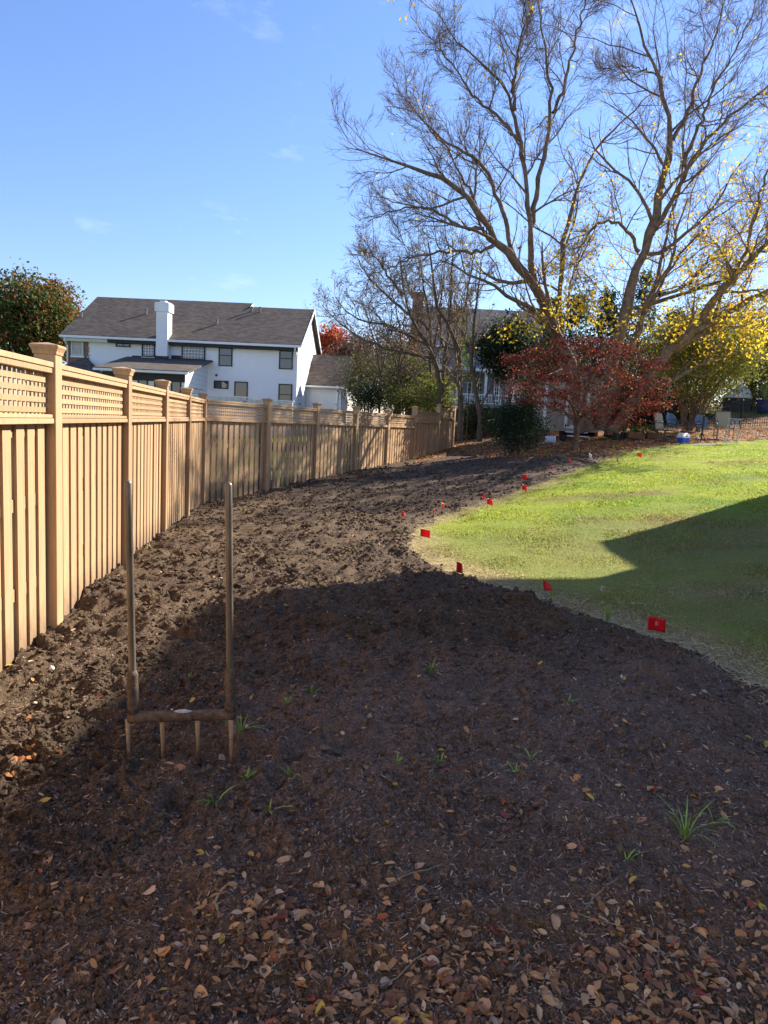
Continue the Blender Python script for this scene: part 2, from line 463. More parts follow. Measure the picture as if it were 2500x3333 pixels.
def lawn_col(x, y):
    n = fbm(x * .9, y * .9, 61, 4); n2 = fbm(x * .35, y * .35, 65, 3)
    e = dist_line(x, y, LAWN_EDGE)
    g = np.array([.23, .335, .04]); g2 = np.array([.35, .41, .05]); br = np.array([.25, .19, .085]); st = np.array([.46, .34, .16])
    c = g + (g2 - g) * np.clip(.5 + n * .8 + .25 * sstep(11, 18, y), 0, 1)[..., None]
    # dormant brown patch in the shade, straw along the dug edge
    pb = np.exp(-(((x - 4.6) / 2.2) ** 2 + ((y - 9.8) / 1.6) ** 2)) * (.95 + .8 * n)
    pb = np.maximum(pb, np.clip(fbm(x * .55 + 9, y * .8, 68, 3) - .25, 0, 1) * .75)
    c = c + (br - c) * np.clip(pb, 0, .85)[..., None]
    tired_lift = sstep(12.5, 8.5, y + .9 * n)[..., None] * .6  # nearer lawn duller and browner, lightened to lift the house shade
    c = c + (np.array([.30, .285, .105]) - c) * tired_lift
    ps = sstep(.75, .05, e + .35 * n) * (.75 - .3 * sstep(12, 20, y))
    ps = np.maximum(ps, np.exp(-(((x - 3.9) / .9) ** 2 + ((y - 6.9) / .35) ** 2)) * .8 * np.clip(.6 + n, 0, 1))
    c = c + (st - c) * np.clip(ps, 0, .85)[..., None]
    return c
def mulch_col(x, y):
    n = fbm(x * 2.3, y * 2.3, 71, 4)
    a, b_ = np.array([.17, .09, .045]), np.array([.34, .19, .085])
    return a + (b_ - a) * np.clip(.5 + n, 0, 1)[..., None]
idx = np.arange(NR * NCOL).reshape(NR, NCOL)
Q4 = np.stack([idx[:-1, :-1], idx[:-1, 1:], idx[1:, 1:], idx[1:, :-1]], -1).reshape(-1, 4)
FR = np.stack([REG[:-1, :-1], REG[:-1, 1:], REG[1:, 1:], REG[1:, :-1]], -1).reshape(-1, 4)
FREG = np.where((FR == 1).any(1), 1, np.where((FR == 2).any(1), 2, np.where((FR == 3).any(1), 3, 0)))
ALLV = np.c_[FX, FY, GZ.ravel()]
def sub_mesh(name, k, mat, colf):
    q = Q4[FREG == k]
    u, inv = np.unique(q, return_inverse=True)
    V = ALLV[u]
    o = np_obj(name, V, inv.reshape(-1, 4), mat, None, colf(V[:, 0], V[:, 1]), True)
    return tag(o, kind='structure')
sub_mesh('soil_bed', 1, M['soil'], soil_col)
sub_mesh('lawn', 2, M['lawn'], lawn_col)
sub_mesh('mulch_ground', 3, M['soil'], mulch_col)
# ---- the wide ground sheet, out to the horizon, under and around the yard
gx = np.r_[-900, -400, -180, -90, np.linspace(-45, 45, 121), 90, 180, 400, 900]
gy = np.r_[-300, -120, -40, np.linspace(-8, 70, 105), 100, 160, 260, 500, 1000, 1600]
WX, WY = np.meshgrid(gx, gy)
fan = (WY > .8) & (WY < 37) & (np.abs(WX - .10 * WY) < .74 * WY + 1.0)
WR = region(WX, WY, 0)
WZ = terr(WX, WY) - np.where(fan & (WR != 0), .30, .02)
gi = np.arange(WX.size).reshape(WX.shape)
gq = np.stack([gi[:-1, :-1], gi[:-1, 1:], gi[1:, 1:], gi[1:, :-1]], -1).reshape(-1, 4)
wn_ = fbm(WX.ravel() * .6, WY.ravel() * .6, 81, 4)
wc = np.array([.16, .23, .035]) + (np.array([.28, .21, .085]) - np.array([.16, .23, .035])) * np.clip(.45 + wn_, 0, 1)[:, None]
tag(np_obj('ground', np.c_[WX.ravel(), WY.ravel(), WZ.ravel()], gq, M['lawn'], None, wc, True), kind='structure')

def surf(x, y):
    """height of whatever the yard surface is at (x, y) (bilinear in the fan grid)"""
    x = np.asarray(x, float); y = np.asarray(y, float)
    ri = np.clip(np.log(np.maximum(y, .7) / .7) / np.log(38 / .7) * (NR - 1), 0, NR - 1.001)
    ci = np.clip(((x - .10 * y) / (.74 * y + 1.3) + 1) / 2 * (NCOL - 1), 0, NCOL - 1.001)
    r0, c0 = ri.astype(int), ci.astype(int); fr, fc = ri - r0, ci - c0
    return (GZ[r0, c0] * (1 - fr) * (1 - fc) + GZ[r0 + 1, c0] * fr * (1 - fc) + GZ[r0, c0 + 1] * (1 - fr) * fc + GZ[r0 + 1, c0 + 1] * fr * fc)
def fan_pts(n, y0, y1, p=1.0, xl=-.62, xr=.62):
    """random points in the fan, density falling off with distance"""
    y = y0 * (y1 / y0) ** (rng.random(n) ** p)
    x = (rng.random(n) * (xr - xl) + xl) * (y + .9) + .03 * y
    return x, y
def rot_frames(n, tilt):
    """random orthonormal frames, z axis tilted up to `tilt` from vertical"""
    a = rng.random(n) * 2 * np.pi; t = tilt * np.sqrt(rng.random(n)); b = rng.random(n) * 2 * np.pi
    z = np.c_[np.sin(t) * np.cos(b), np.sin(t) * np.sin(b), np.cos(t)]
    u = np.c_[np.cos(a), np.sin(a), np.zeros(n)]
    u = u - z * (u * z).sum(1, keepdims=True); u /= np.linalg.norm(u, axis=1, keepdims=True)
    return u, np.cross(z, u), z

# ---- clods of earth: lumpy bits lying on the dug soil
ICO = None
def octa():
    return np.array([(1,0,0),(0,1,0),(-1,0,0),(0,-1,0),(0,0,1),(0,0,-1)], float), np.array([(0,1,4),(1,2,4),(2,3,4),(3,0,4),(1,0,5),(2,1,5),(3,2,5),(0,3,5)])
def ico():
    t = (1 + 5 ** .5) / 2
    V = np.array([(-1,t,0),(1,t,0),(-1,-t,0),(1,-t,0),(0,-1,t),(0,1,t),(0,-1,-t),(0,1,-t),(t,0,-1),(t,0,1),(-t,0,-1),(-t,0,1)], float)
    V /= np.linalg.norm(V[0])
    Fc = np.array([(0,11,5),(0,5,1),(0,1,7),(0,7,10),(0,10,11),(1,5,9),(5,11,4),(11,10,2),(10,7,6),(7,1,8),(3,9,4),(3,4,2),(3,2,6),(3,6,8),(3,8,9),(4,9,5),(2,4,11),(6,2,10),(8,6,7),(9,8,1)])
    return V, Fc
def blobs(x, y, z, s, flat=.65, jit=.35, prim=None):
    V0, F0 = (prim or ico)(); n = len(x); nv = len(V0)
    V = V0[None] * (1 + jit * (rng.random((n, nv, 1)) * 2 - 1)) * np.array([1, 1, flat])
    u, v, w = rot_frames(n, .9)
    W = V[:, :, 0:1] * u[:, None] + V[:, :, 1:2] * v[:, None] + V[:, :, 2:3] * w[:, None]
    W = W * s[:, None, None] + np.c_[x, y, z][:, None]
    Fc = (np.arange(n)[:, None, None] * nv + F0[None]).reshape(-1, 3)
    return W.reshape(-1, 3), Fc
x, y = fan_pts(190000, 1.6, 24)
k = (region(x, y) == 1) & (rng.random(len(x)) < roughness(x, y) ** 1.3 * (.25 + .75 * np.clip(.5 + 1.5 * vnoise(x * 3, y * 3, 101), 0, 1)))
x, y = x[k], y[k]
s = (.006 + .022 * rng.random(len(x)) ** 3) * np.clip(.7 + y * .065, .8, 2.0)
V, Fc = blobs(x, y, surf(x, y) + s * .25, s, .8, .45, octa)
c = np.repeat(soil_col(x, y) * (.75 + .5 * rng.random((len(x), 1))), 6, 0)
tag(np_obj('soil_clods', V, Fc, M['soil'], None, c, False), kind='stuff')
print('clods', len(x))

# ---- fine shredded mulch and straw fragments
def strips(x, y, z, L, Wd, tilt, c, fold=True):
    n = len(x); u, v, w = rot_frames(n, tilt)
    P = np.c_[x, y, z]
    hl, hw = (L / 2)[:, None], (Wd / 2)[:, None]
    V = np.stack([P - u * hl - v * hw, P + u * hl - v * hw * .6, P + u * hl + v * hw * .6, P - u * hl + v * hw], 1).reshape(-1, 3)
    Q = (np.arange(n)[:, None] * 4 + np.arange(4)[None])
    return V, Q, np.repeat(c, 4, 0)
x, y = fan_pts(84000, 1.45, 7.5)
k = (region(x, y) == 1); x, y = x[k], y[k]; n = len(x)
pal = np.array([(.25,.16,.115),(.34,.23,.16),(.46,.33,.23),(.09,.062,.05),(.17,.11,.085),(.58,.45,.32)])
ci = rng.choice(6, n, p=[.26,.2,.1,.22,.18,.04])
V, Q, c = strips(x, y, surf(x, y) + .004, .008 + .022 * rng.random(n) ** 2, .002 + .004 * rng.random(n), 1.0, pal[ci] * (.8 + .4 * rng.random((n, 1))))
tag(np_obj('mulch_chips', V, Q, M['chips'], None, c), kind='stuff')

# ---- lawn grass
def blades(x, y, h, wd, c, lean=.55):
    n = len(x); a = rng.random(n) * 2 * np.pi; b = rng.random(n) * 2 * np.pi; le = lean * rng.random(n)
    z = surf(x, y)
    P = np.c_[x, y, z - .004]
    s = np.c_[np.cos(a), np.sin(a), np.zeros(n)] * (wd / 2)[:, None]
    d1 = np.c_[np.cos(b) * le * .35, np.sin(b) * le * .35, np.ones(n)] * (h * .55)[:, None]
    d2 = np.c_[np.cos(b) * le * 1.1, np.sin(b) * le * 1.1, np.ones(n) * (1 - .35 * le)] * h[:, None]
    V = np.stack([P - s, P + s, P + d1 + s * .8, P + d1 - s * .8, P + d2], 1).reshape(-1, 3)
    o = np.arange(n)[:, None] * 5
    return V, [o + np.array([0, 1, 2, 3]), o + np.array([3, 2, 4])], np.repeat(c, 5, 0)
x, y = fan_pts(210000, 3.6, 27, 1.0, -.1, .72)
k = region(x, y, .16) == 2; x, y = x[k], y[k]
k = rng.random(len(x)) < .30 + .7 * sstep(.02, .55, dist_line(x, y, LAWN_EDGE) + .2 * fbm(x * 2, y * 2, 111, 2)); x, y = x[k], y[k]
n = len(x)
tall = np.clip(.75 + .6 * fbm(x * 1.4, y * 1.4, 113, 3), .35, 1.6)
h = (.020 + .028 * rng.random(n)) * tall
c = lawn_col(x, y) * (.65 + .7 * rng.random((n, 1))) * np.array([1, 1, 1])
dry = rng.random(n) < .10 + .25 * sstep(.9, .1, dist_line(x, y, LAWN_EDGE))
c[dry] = np.array([.40, .31, .15]) * (.6 + .6 * rng.random((dry.sum(), 1)))
V, Fc, c = blades(x, y, h, (.0028 + .0011 * np.minimum(y, 22)) * (.7 + .6 * rng.random(n)), c, 1.0)
tag(np_obj('grass', V, Fc, M['grass'], None, c), kind='stuff')
print('grass', n)
# straw along the dug edge of the lawn
m = 9000
t = rng.random(m) ** .8 * (len(LAWN_EDGE) - 3) + 2.2
i0 = np.minimum(t.astype(int), len(LAWN_EDGE) - 2); ft = t - i0
p = LAWN_EDGE[i0] * (1 - ft[:, None]) + LAWN_EDGE[i0 + 1] * ft[:, None]
off = np.abs(rng.normal(0, .28, m)) - .06
x, y = p[:, 0] + off * .8, p[:, 1] + off * .5 + rng.normal(0, .06, m)
x2 = rng.normal(3.9, .75, 700); y2 = rng.normal(6.95, .2, 700)
xq = rng.uniform(1.5, 9, 26); yq = rng.uniform(5, 13, 26); kq = rng.integers(0, 26, 1600)
x, y = np.r_[x, x2, xq[kq] + rng.normal(0, .3, 1600)], np.r_[y, y2, yq[kq] + rng.normal(0, .12, 1600)]; kk_ = (region(x, y) == 2) | (np.arange(len(x)) < m); x, y = x[kk_], y[kk_]; n = len(x)
V, Q, c = strips(x, y, surf(x, y) + .012 + .012 * rng.random(n), .03 + .12 * rng.random(n) ** 2, .003 + .003 * rng.random(n), .30,
                 np.array([.66, .50, .26]) * (.45 + .7 * rng.random((n, 1))))
tag(np_obj('straw_debris', V, Q, M['chips'], None, c), kind='stuff')

# ---- leaf litter (beyond the single leaves): on the mulch ground, over the bed, at the front
def leaf_quads(x, y, z, s, tilt, c):
    n = len(x); u, v, w = rot_frames(n, tilt); P = np.c_[x, y, z]; s = s[:, None]
    cu = (.25 * rng.random((n, 1)) + .05) * s
    a1, a2, b1_, b2_ = [rng.uniform(.30, .52, (n, 1)) * s for _ in range(4)]
    V = np.stack([P - u * s, P - u * .45 * s + v * a1 + w * cu, P + u * .30 * s + v * a2 + w * cu, P + u * s + w * cu * rng.uniform(-.5, 1.5, (n, 1)), P + u * .30 * s - v * b1_ + w * cu, P - u * .45 * s - v * b2_ + w * cu], 1).reshape(-1, 3)
    o = np.arange(n)[:, None] * 6
    return V, np.r_[o + np.array([0, 3, 2]), o + np.array([0, 2, 1]), o + np.array([0, 5, 4]), o + np.array([0, 4, 3])], np.repeat(c, 6, 0)
LPAL = np.array([(.50,.27,.12),(.58,.34,.16),(.38,.19,.09),(.60,.38,.08),(.42,.12,.05),(.24,.115,.07),(.62,.43,.26)])
def leafcols(n, p=(.28,.22,.2,.07,.05,.12,.06)):
    return LPAL[rng.choice(7, n, p=p)] * (.7 + .5 * rng.random((n, 1)))
parts = []
x, y = fan_pts(30000, 18, 37, 1.0, -.2, .72); k = region(x, y) == 3; x, y = x[k], y[k]
parts.append((x, y, .035 + .03 * rng.random(len(x)), .55, leafcols(len(x), (.24,.18,.16,.2,.08,.08,.06))))
x, y = fan_pts(700, 2.4, 25); k = region(x, y) == 1; x, y = x[k], y[k]
parts.append((x, y, (.014 + .012 * rng.random(len(x))) * np.clip(y / 7, 1, 2.0), .5, leafcols(len(x), (.2,.15,.1,.25,.05,.05,.2))))
x, y = fan_pts(1500, 6, 27, 1.0, 0, .72); k = region(x, y) == 2; x, y = x[k], y[k]; k = rng.random(len(x)) < .08 + .5 * sstep(13, 24, y); x, y = x[k], y[k]
parts.append((x, y, (.02 + .012 * rng.random(len(x))) * np.clip(y / 10, 1, 1.8), .5, leafcols(len(x), (.22,.15,.08,.35,.08,.02,.1))))
x, y = fan_pts(15000, 1.4, 2.75, 1.0, -.75, .75)
k = rng.random(len(x)) < np.clip(sstep(2.55, 1.85, y + .35 * fbm(x * 2.2, y * 2.2, 121, 3)) * (.22 + .78 * sstep(-.75, -.2, x)) * (.35 + .65 * sstep(-.25, .25, fbm(x * 3.5, y * 3.5, 127, 3))), .02, 1); x, y = x[k], y[k]
parts.append((x, y, .006 + .020 * rng.random(len(x)) ** 2.2, .9, leafcols(len(x), (.27,.16,.26,.02,.04,.20,.05)) * .95))
X = np.concatenate([p[0] for p in parts]); Y = np.concatenate([p[1] for p in parts]); S = np.concatenate([p[2] for p in parts])
TT = np.concatenate([np.full(len(p[0]), p[3]) for p in parts]); CC = np.concatenate([p[4] for p in parts])
V, Fc, c = leaf_quads(X, Y, surf(X, Y) + .012, S, .6, CC)
tag(np_obj('leaf_litter', V, Fc, M['dryleaf'], None, c), kind='stuff')
print('litter', len(X))
# ================================================================== WOODEN FENCE (two runs meeting at the corner post)
def v3(xy, z): return np.array([xy[0], xy[1], z])
def fence_run(root, posts, along, front, tops, skip_first=False):
    """posts: list of (xy); along: unit xy; front: unit xy to the yard side; tops: rail-top height of each panel"""
    u = np.r_[along, 0]; n = np.r_[front, 0]; zz = np.array([0, 0, 1.0])
    PW = .15
    org = ORG[root.name]
    post_top = [max(tops[max(i - 1, 0)], tops[min(i, len(tops) - 1)]) + .10 for i in range(len(posts))]
    for i, p in enumerate(posts):
        if skip_first and i == 0: continue
        g = float(terr(p[0], p[1])) - .35
        m = MB().obox(v3(p, g) - u * PW / 2 - n * PW / 2, u * PW, n * PW, zz * (post_top[i] - g))
        po = m.build('post', M['fence'], root, bevel=.004)
        c = MB(); z0 = post_top[i]
        def ring(h, z): return [v3(p, z) + u * a * h + n * b * h for a, b in ((-1,-1),(1,-1),(1,1),(-1,1))]
        prof = [(.078, z0 - .045), (.083, z0 - .042), (.085, z0 - .022), (.091, z0 - .008), (.097, z0 + .004), (.100, z0 + .008), (.100, z0 + .022), (.092, z0 + .027), (.004, z0 + .046)]
        V = np.concatenate([ring(h, z) for h, z in prof]); Q = []
        s = np.sign(np.cross(u, n)[2])
        for j in range(len(prof) - 1):
            for a in range(4):
                q = (j*4+a, j*4+(a+1) % 4, (j+1)*4+(a+1) % 4, (j+1)*4+a); Q.append(q if s > 0 else q[::-1])
        Q.append((3, 2, 1, 0) if s > 0 else (0, 1, 2, 3)); k = (len(prof) - 1) * 4; Q.append((k, k+1, k+2, k+3) if s > 0 else (k+3, k+2, k+1, k))
        c.add(V, Q); c.build('cap', M['fence'], po, bevel=.002)
    pm = {}
    for i in range(len(posts) - 1):
        a, b = posts[i], posts[i + 1]; L = np.linalg.norm(b - a) - PW; ud = np.r_[(b - a) / np.linalg.norm(b - a), 0]
        o = v3(a, 0) + ud * PW / 2; T = tops[i]
        fr = PW / 2
        for z0, z1, inset, dep in ((T - .037, T, .012, .12), (T - .078, T - .040, .020, .11), (T - .400, T - .375, .020, .11), (T - .440, T - .403, .012, .12)):
            m = MB().obox(o + n * (fr - inset - dep) + zz * z0, ud * L, n * dep, zz * (z1 - z0))
            m.build('rail', M['fence'], root, bevel=.003)
        # lattice: laths lying across, laths standing behind
        for j in range(4):
            zc = T - .078 - .052 - j * .071
            w = .036
            m = MB().obox(o + n * (fr - .068) + zz * (zc - w / 2), ud * L, n * .008, zz * w); m.build('lattice_slat', M['fence'], root)
        nv = max(4, int(round(L / .080)))
        key = (round(T, 3), 'lat')
        for j in range(nv):
            uc_ = (j + .5) * L / nv
            if key not in pm:
                pm[key] = MB().obox(-u * .020, u * .040, n * .008, zz * .300).mesh('lattice_slat', M['fence'])
            q = bpy.data.objects.new('lattice_slat', pm[key]); link(q, root)
            q.location = o + ud * uc_ + n * (fr - .077) + zz * (T - .377) - org
        # backing rails and pickets on both sides of them
        g = min(float(terr(*a)), float(terr(*b)))
        for zr in (T - .53, T - 1.02, T - 1.62):
            m = MB().obox(o + n * (fr - .125) + zz * zr, ud * L, n * .038, zz * .085); m.build('backing_rail', M['fence'], root)
        npk = max(4, int(round(L / .208)))
        pitch = L / npk
        for side in (0, 1):
            for j in range(npk + side):
                uc_ = (j + .5) * pitch if side == 0 else j * pitch
                if side == 1: uc_ = min(max(uc_, .06), L - .06)
                gl = float(terr(*(o + ud * uc_)[:2])) - .22
                Lh = round((T - .442 - gl) / .04) * .04
                wv = (.134, .139, .143)[(j * 7 + i * 3 + side) % 3]
                key = (Lh, wv)
                if key not in pm:
                    pm[key] = MB().obox(-u * wv / 2, u * wv, n * .018, zz * -Lh).mesh('picket', M['fence'])
                q = bpy.data.objects.new('picket', pm[key]); link(q, root)
                nn = fr - .068 - .019 if side == 0 else fr - .145
                q.location = o + ud * (uc_ + rng.normal(0, .004)) + n * (nn + rng.normal(0, .002)) + zz * (T - .442) - org
                q.rotation_euler = (0, 0, rng.normal(0, .012))
near_posts = [CORNER - DN * SP * k for k in (6, 5, 4, 3, 2, 1, 0)]
fa = thing('wooden_fence', 'tan painted fence run at left, from foreground to corner post', 'fence', v3(near_posts[0], terr(*near_posts[0])))
fence_run(fa, near_posts, DN, np.array([DN[1], -DN[0]]), [1.905] * 6)
far_posts = [CORNER + DF * SP * k for k in (0, 1, 2, 3, 4, 5, 6.1, 6.87)]
fb = thing('wooden_fence', 'tan painted fence run beyond the corner, dappled with tree shadow', 'fence', v3(far_posts[0], terr(*far_posts[0])))
def ztop(px, py, p): return float(at(px, py, p[1])[2])
tops_far = [1.905 + .009 * k for k in (.5, 1.5, 2.5, 3.0, 3.5)] + [(ztop(1362, 1336, far_posts[5]) + ztop(1430, 1343, far_posts[6])) / 2, (ztop(1437, 1328, far_posts[6]) + ztop(1480, 1331, far_posts[7])) / 2]
fence_run(fb, far_posts, DF, np.array([DF[1], -DF[0]]), tops_far, True)

# ================================================================== BROADFORK
def fork_mat():
    m, nt, b = newmat('worn_fork_steel')
    f = noise(nt, 14, 6, .7, stretch=(1, 1, .35))
    c = ramp(nt, f, [(.3, (.09, .07, .05)), (.55, (.17, .135, .095)), (.8, (.30, .245, .175))])
    nt.links.new(c, b.inputs['Base Color']); b.inputs['Metallic'].default_value = .25; b.inputs['Roughness'].default_value = .42
    bump(nt, b, f, .2, .003)
    return m
M['fork'] = fork_mat()
M['muddy'] = simple('mud_caked_steel', (.14, .10, .07), .9, .5, 30, bstr=.9, bdist=.01, spec=.2)
M['tine'] = simple('dry_mud_tine', (.36, .25, .16), .8, .3, 30, bstr=.4, bdist=.004)
M['worn_paint'] = simple('worn_pale_paint', (.42, .44, .46), .45, .3, 60)
fl, frp = on_ground(452, 2400), on_ground(748, 2405)
fy = 3.20
def fz(px, py): return at(px, py, fy)
bar_l, bar_r = fz(425, 2335), fz(758, 2325)
fk = thing('broadfork', 'two-handled steel broadfork standing upright with its tines pushed into the soil', 'garden tool', v3((bar_l[:2] + bar_r[:2]) / 2, terr(*((bar_l[:2] + bar_r[:2]) / 2))))
for (tx, ty), (bx, by) in (((430, 1560), (434, 2318)), ((752, 1566), (750, 2312))):
    t_, b_ = fz(tx, ty), fz(bx, by); t_[1] -= .05
    d = (t_ - b_) / np.linalg.norm(t_ - b_)
    hp = [b_ + (t_ - b_) * k for k in np.linspace(0, 1, 8)]
    m = MB(); r = .0165
    path = hp[:-1] + [hp[-1] - d * .014, hp[-1] - d * .005, hp[-1]]
    m.tube(path, [r * 1.06] + [r] * 6 + [r * .97, r * .75, r * .2], 14)
    h_ = m.build('handle', M['fork'], fk, True)
    m = MB(); cuts = np.linspace(0, .21, 9)
    m.tube([b_ + d * c_ for c_ in cuts], [r * (1.45 + .35 * random.random()) for _ in cuts[:-1]] + [r * 1.05], 12)
    s_ = m.build('handle_socket', M['muddy'], h_, True)
m = MB(); nseg = 14
pts = [bar_l + (bar_r - bar_l) * k for k in np.linspace(-.015, 1.015, nseg)]
m.tube(pts, [.024 + .004 * random.random() for _ in pts], 14)
bar = m.build('crossbar', M['muddy'], fk, True)
mid = bar_l + (bar_r - bar_l) * .53
e_ = (bar_r - bar_l) / np.linalg.norm(bar_r - bar_l)
m = MB(); m.tube([mid + np.array([0, -.004, .0215]) + e_ * k for k in (-.05, -.02, .0, .035)], [.006, .012, .012, .005], 10); m.build('worn_paint_patch', M['worn_paint'], bar, True)
for px, b_y in ((416, 2445), (528, 2435), (643, 2412), (752, 2450)):
    k = (px - 425) / (758 - 425); q = bar_l + (bar_r - bar_l) * k
    bot = fz(px, b_y) + np.array([0, .02, -.12])
    m = MB(); m.tube([q + np.array([0, 0, -.012]), q * .6 + bot * .4, bot], [.013, .010, .006], 8); m.build('tine', M['tine'], fk, True)

# ================================================================== MARKER FLAGS
M['wire'] = simple('flag_wire', (.35, .35, .36), .4, .1, 20, .8, 0)
def flag_mat(name, c, writing):
    m, nt, b = newmat(name)
    b.inputs['Base Color'].default_value = (*c, 1); b.inputs['Roughness'].default_value = .35
    t = nt.nodes.new('ShaderNodeBsdfTranslucent'); t.inputs[0].default_value = (*c, 1)
    mx = nt.nodes.new('ShaderNodeMixShader'); mx.inputs[0].default_value = .45
    bump(nt, b, noise(nt, 30, 2, .5), .15, .004)
    nt.links.new(b.outputs[0], mx.inputs[1]); nt.links.new(t.outputs[0], mx.inputs[2]); nt.links.new(mx.outputs[0], nt.nodes['Material Output'].inputs[0])
    return m
M['red_flag'] = flag_mat('red_flag_vinyl', (.72, .012, .022), True)
M['white_flag'] = flag_mat('white_flag_vinyl', (.75, .75, .74), False)
M['flag_print'] = simple('pale_flag_print', (.75, .35, .36), .5, .05, 20, bstr=0)
def sheet(nu, nv, fn, th=.0008):
    """a thin closed sheet from fn(u, v) -> point"""
    P = np.array([[fn(a, b) for a in np.linspace(0, 1, nu)] for b in np.linspace(0, 1, nv)])
    du = np.gradient(P, axis=1); dv = np.gradient(P, axis=0); N = np.cross(du, dv); N /= np.linalg.norm(N, axis=2, keepdims=True) + 1e-9
    V = np.r_[(P + N * th / 2).reshape(-1, 3), (P - N * th / 2).reshape(-1, 3)]; n = nu * nv
    i = np.arange(n).reshape(nv, nu); f = np.stack([i[:-1, :-1], i[:-1, 1:], i[1:, 1:], i[1:, :-1]], -1).reshape(-1, 4)
    Q = [f, f[:, ::-1] + n]
    ed = list(i[0, :]) + list(i[1:, -1]) + list(i[-1, -2::-1]) + list(i[-2:0:-1, 0])
    Q.append(np.array([(a, a + n, b + n, b) for a, b in zip(ed, ed[1:] + ed[:1])]))
    return V, np.concatenate(Q)
def marker_flag(px, py, color, label, kind, yaw, hgt=.27, w=.125, h=.10):
    """stake flag whose cloth is centred on the pixel, standing on the ground below it"""
    c = on_ground(px, py, hgt)
    g = np.array([c[0], c[1], float(surf(c[0], c[1]))])
    t = thing('marker_flag', label, 'flag', g, yaw, 'survey flags along the bed')
    hh = c[2] - g[2]
    if kind != 'edge': t.rotation_euler = (random.uniform(-.1, .1), random.uniform(-.16, .10), yaw)
    lean = random.uniform(-.05, .05)
    top = np.array([lean, 0, hh + h / 2])
    m = MB(); m.tube([(0, 0, -.05), top * .5, top], .0013 + .00006 * c[1], 5); m.build('stake', M['wire'], t, local=True)
    def cloth(a, b):
        fold = {'flat': .02, 'droop': .5, 'edge': .02, 'tri': .75}[kind]
        x = a * w * (1 - .45 * fold); sag = fold * h * .9 * a ** 1.4 * (1.0 if kind != 'tri' else (1.2 * b))
        yv = .018 * math.sin(a * 5 + px) * (1 + fold) * a + .03 * fold * a * (b - .4)
        return np.array([lean + x + .001, yv, hh - h / 2 + b * h - sag - (.22 * h * a if kind == 'flat' else 0)])
    V, Q = sheet(9, 7, cloth, .0012)
    me = np_mesh('cloth', V, Q, M['red_flag' if color == 'red' else 'white_flag'], None, True)
    cl = bpy.data.objects.new('cloth', me); link(cl, t)
    return t, cl, cloth
flags = [
 (2111,2027,'flat',200,'red marker flag with faint pale lettering, nearest one, on the straw edge of the lawn'),
 (1792,1904,'tri',215,'red marker flag pointing up beside the lit strip of lawn edge'),
 (1492,1843,'droop',250,'narrow drooping red marker flag over matted straw at the edge of the lawn'),
 (1376,1733,'flat',205,'red marker flag at the inner bend of the lawn edge'),
 (1311,1670,'tri',240,'red marker flag standing alone out on the dug soil'),
 (1412,1664,'edge',262,'red marker flag seen nearly edge-on, just right of the one alone on the soil'),
 (1434,1645,'flat',330,'red marker flag lying back almost flat on the dug soil'),
 (1573,1615,'edge',268,'very thin red marker flag on the soil, seen fully edge-on'),
 (1590,1630,'droop',230,'red marker flag at the lawn edge beside the very thin one'),
 (1702,1584,'droop',255,'narrow red marker flag at the lawn edge, middle of the row'),
 (1695,1550,'flat',210,'squarish red marker flag on the soil behind the narrow one'),
 (1794,1518,'tri',235,'pointed red marker flag on soil left of the shovel handle'),
 (1851,1498,'droop',250,'red marker flag standing over the shovel handle'),
 (2002,1494,'tri',225,'red marker flag at the far tip of the dug bed'),
 (2079,1479,'flat',215,'tilted red marker flag at the top edge of the lit lawn'),
 (2052,1451,'edge',258,'slim red marker flag on the leaf mulch in front of the planters'),
 (1760,1478,'droop',300,'red marker flag in the mulch between holly bush and maple'),
 (1592,1485,'droop',245,'red marker flag at the back corner of the bed near the fence end'),
 (1605,1460,'tri',250,'faded red marker flag left of the holly bush'),
 (1819,1422,'tri',230,'red marker flag beside the tipped white bucket')]
first_flag = None
for px, py, kd, yw, lb in flags:
    far_ = py < 1520
    r_ = marker_flag(px, py, 'red', lb, kd, math.radians(180 + yw + 180 if False else ((yw - 200) * .45 + 8 if kd != 'edge' else yw)), .27 if not far_ else .24)
    if first_flag is None: first_flag = r_
for px, py, kd, yw, lb in [(1922,1481,'droop',40,'white marker flag on the far tip of the dug bed'), (2093,1404,'tri',30,'white marker flag in front of the brown planter boxes'),
                           (2268,1421,'tri',20,'white marker flag just right of the blue cooler'), (2463,1409,'droop',45,'white marker flag near the iron fence, right of all chairs')]:
    marker_flag(px, py, 'white', lb, kd, math.radians(yw), .24, .12, .12)
# the print on the nearest flag: two lines of small slanted lettering, hardly readable
t, cl, cloth = first_flag
m = MB()
def mark(a0, a1, b0, b1):
    P = [cloth(a, b) for a, b in ((a0, b0), (a1, b0), (a1, b1), (a0, b1))]
    for sgn in (1, -1):
        o = np.array([0, sgn * .0016, 0]); m.add([p + o for p in P], [(0, 1, 2, 3) if sgn > 0 else (3, 2, 1, 0)])
bb = .72
for k in range(7):
    wv = .06 if k == 6 else .042
    mark(.47, .56, bb - wv, bb - .014); bb -= wv
mark(.62, .635, .40, .70)
m.build('print', M['flag_print'], cl, local=True)
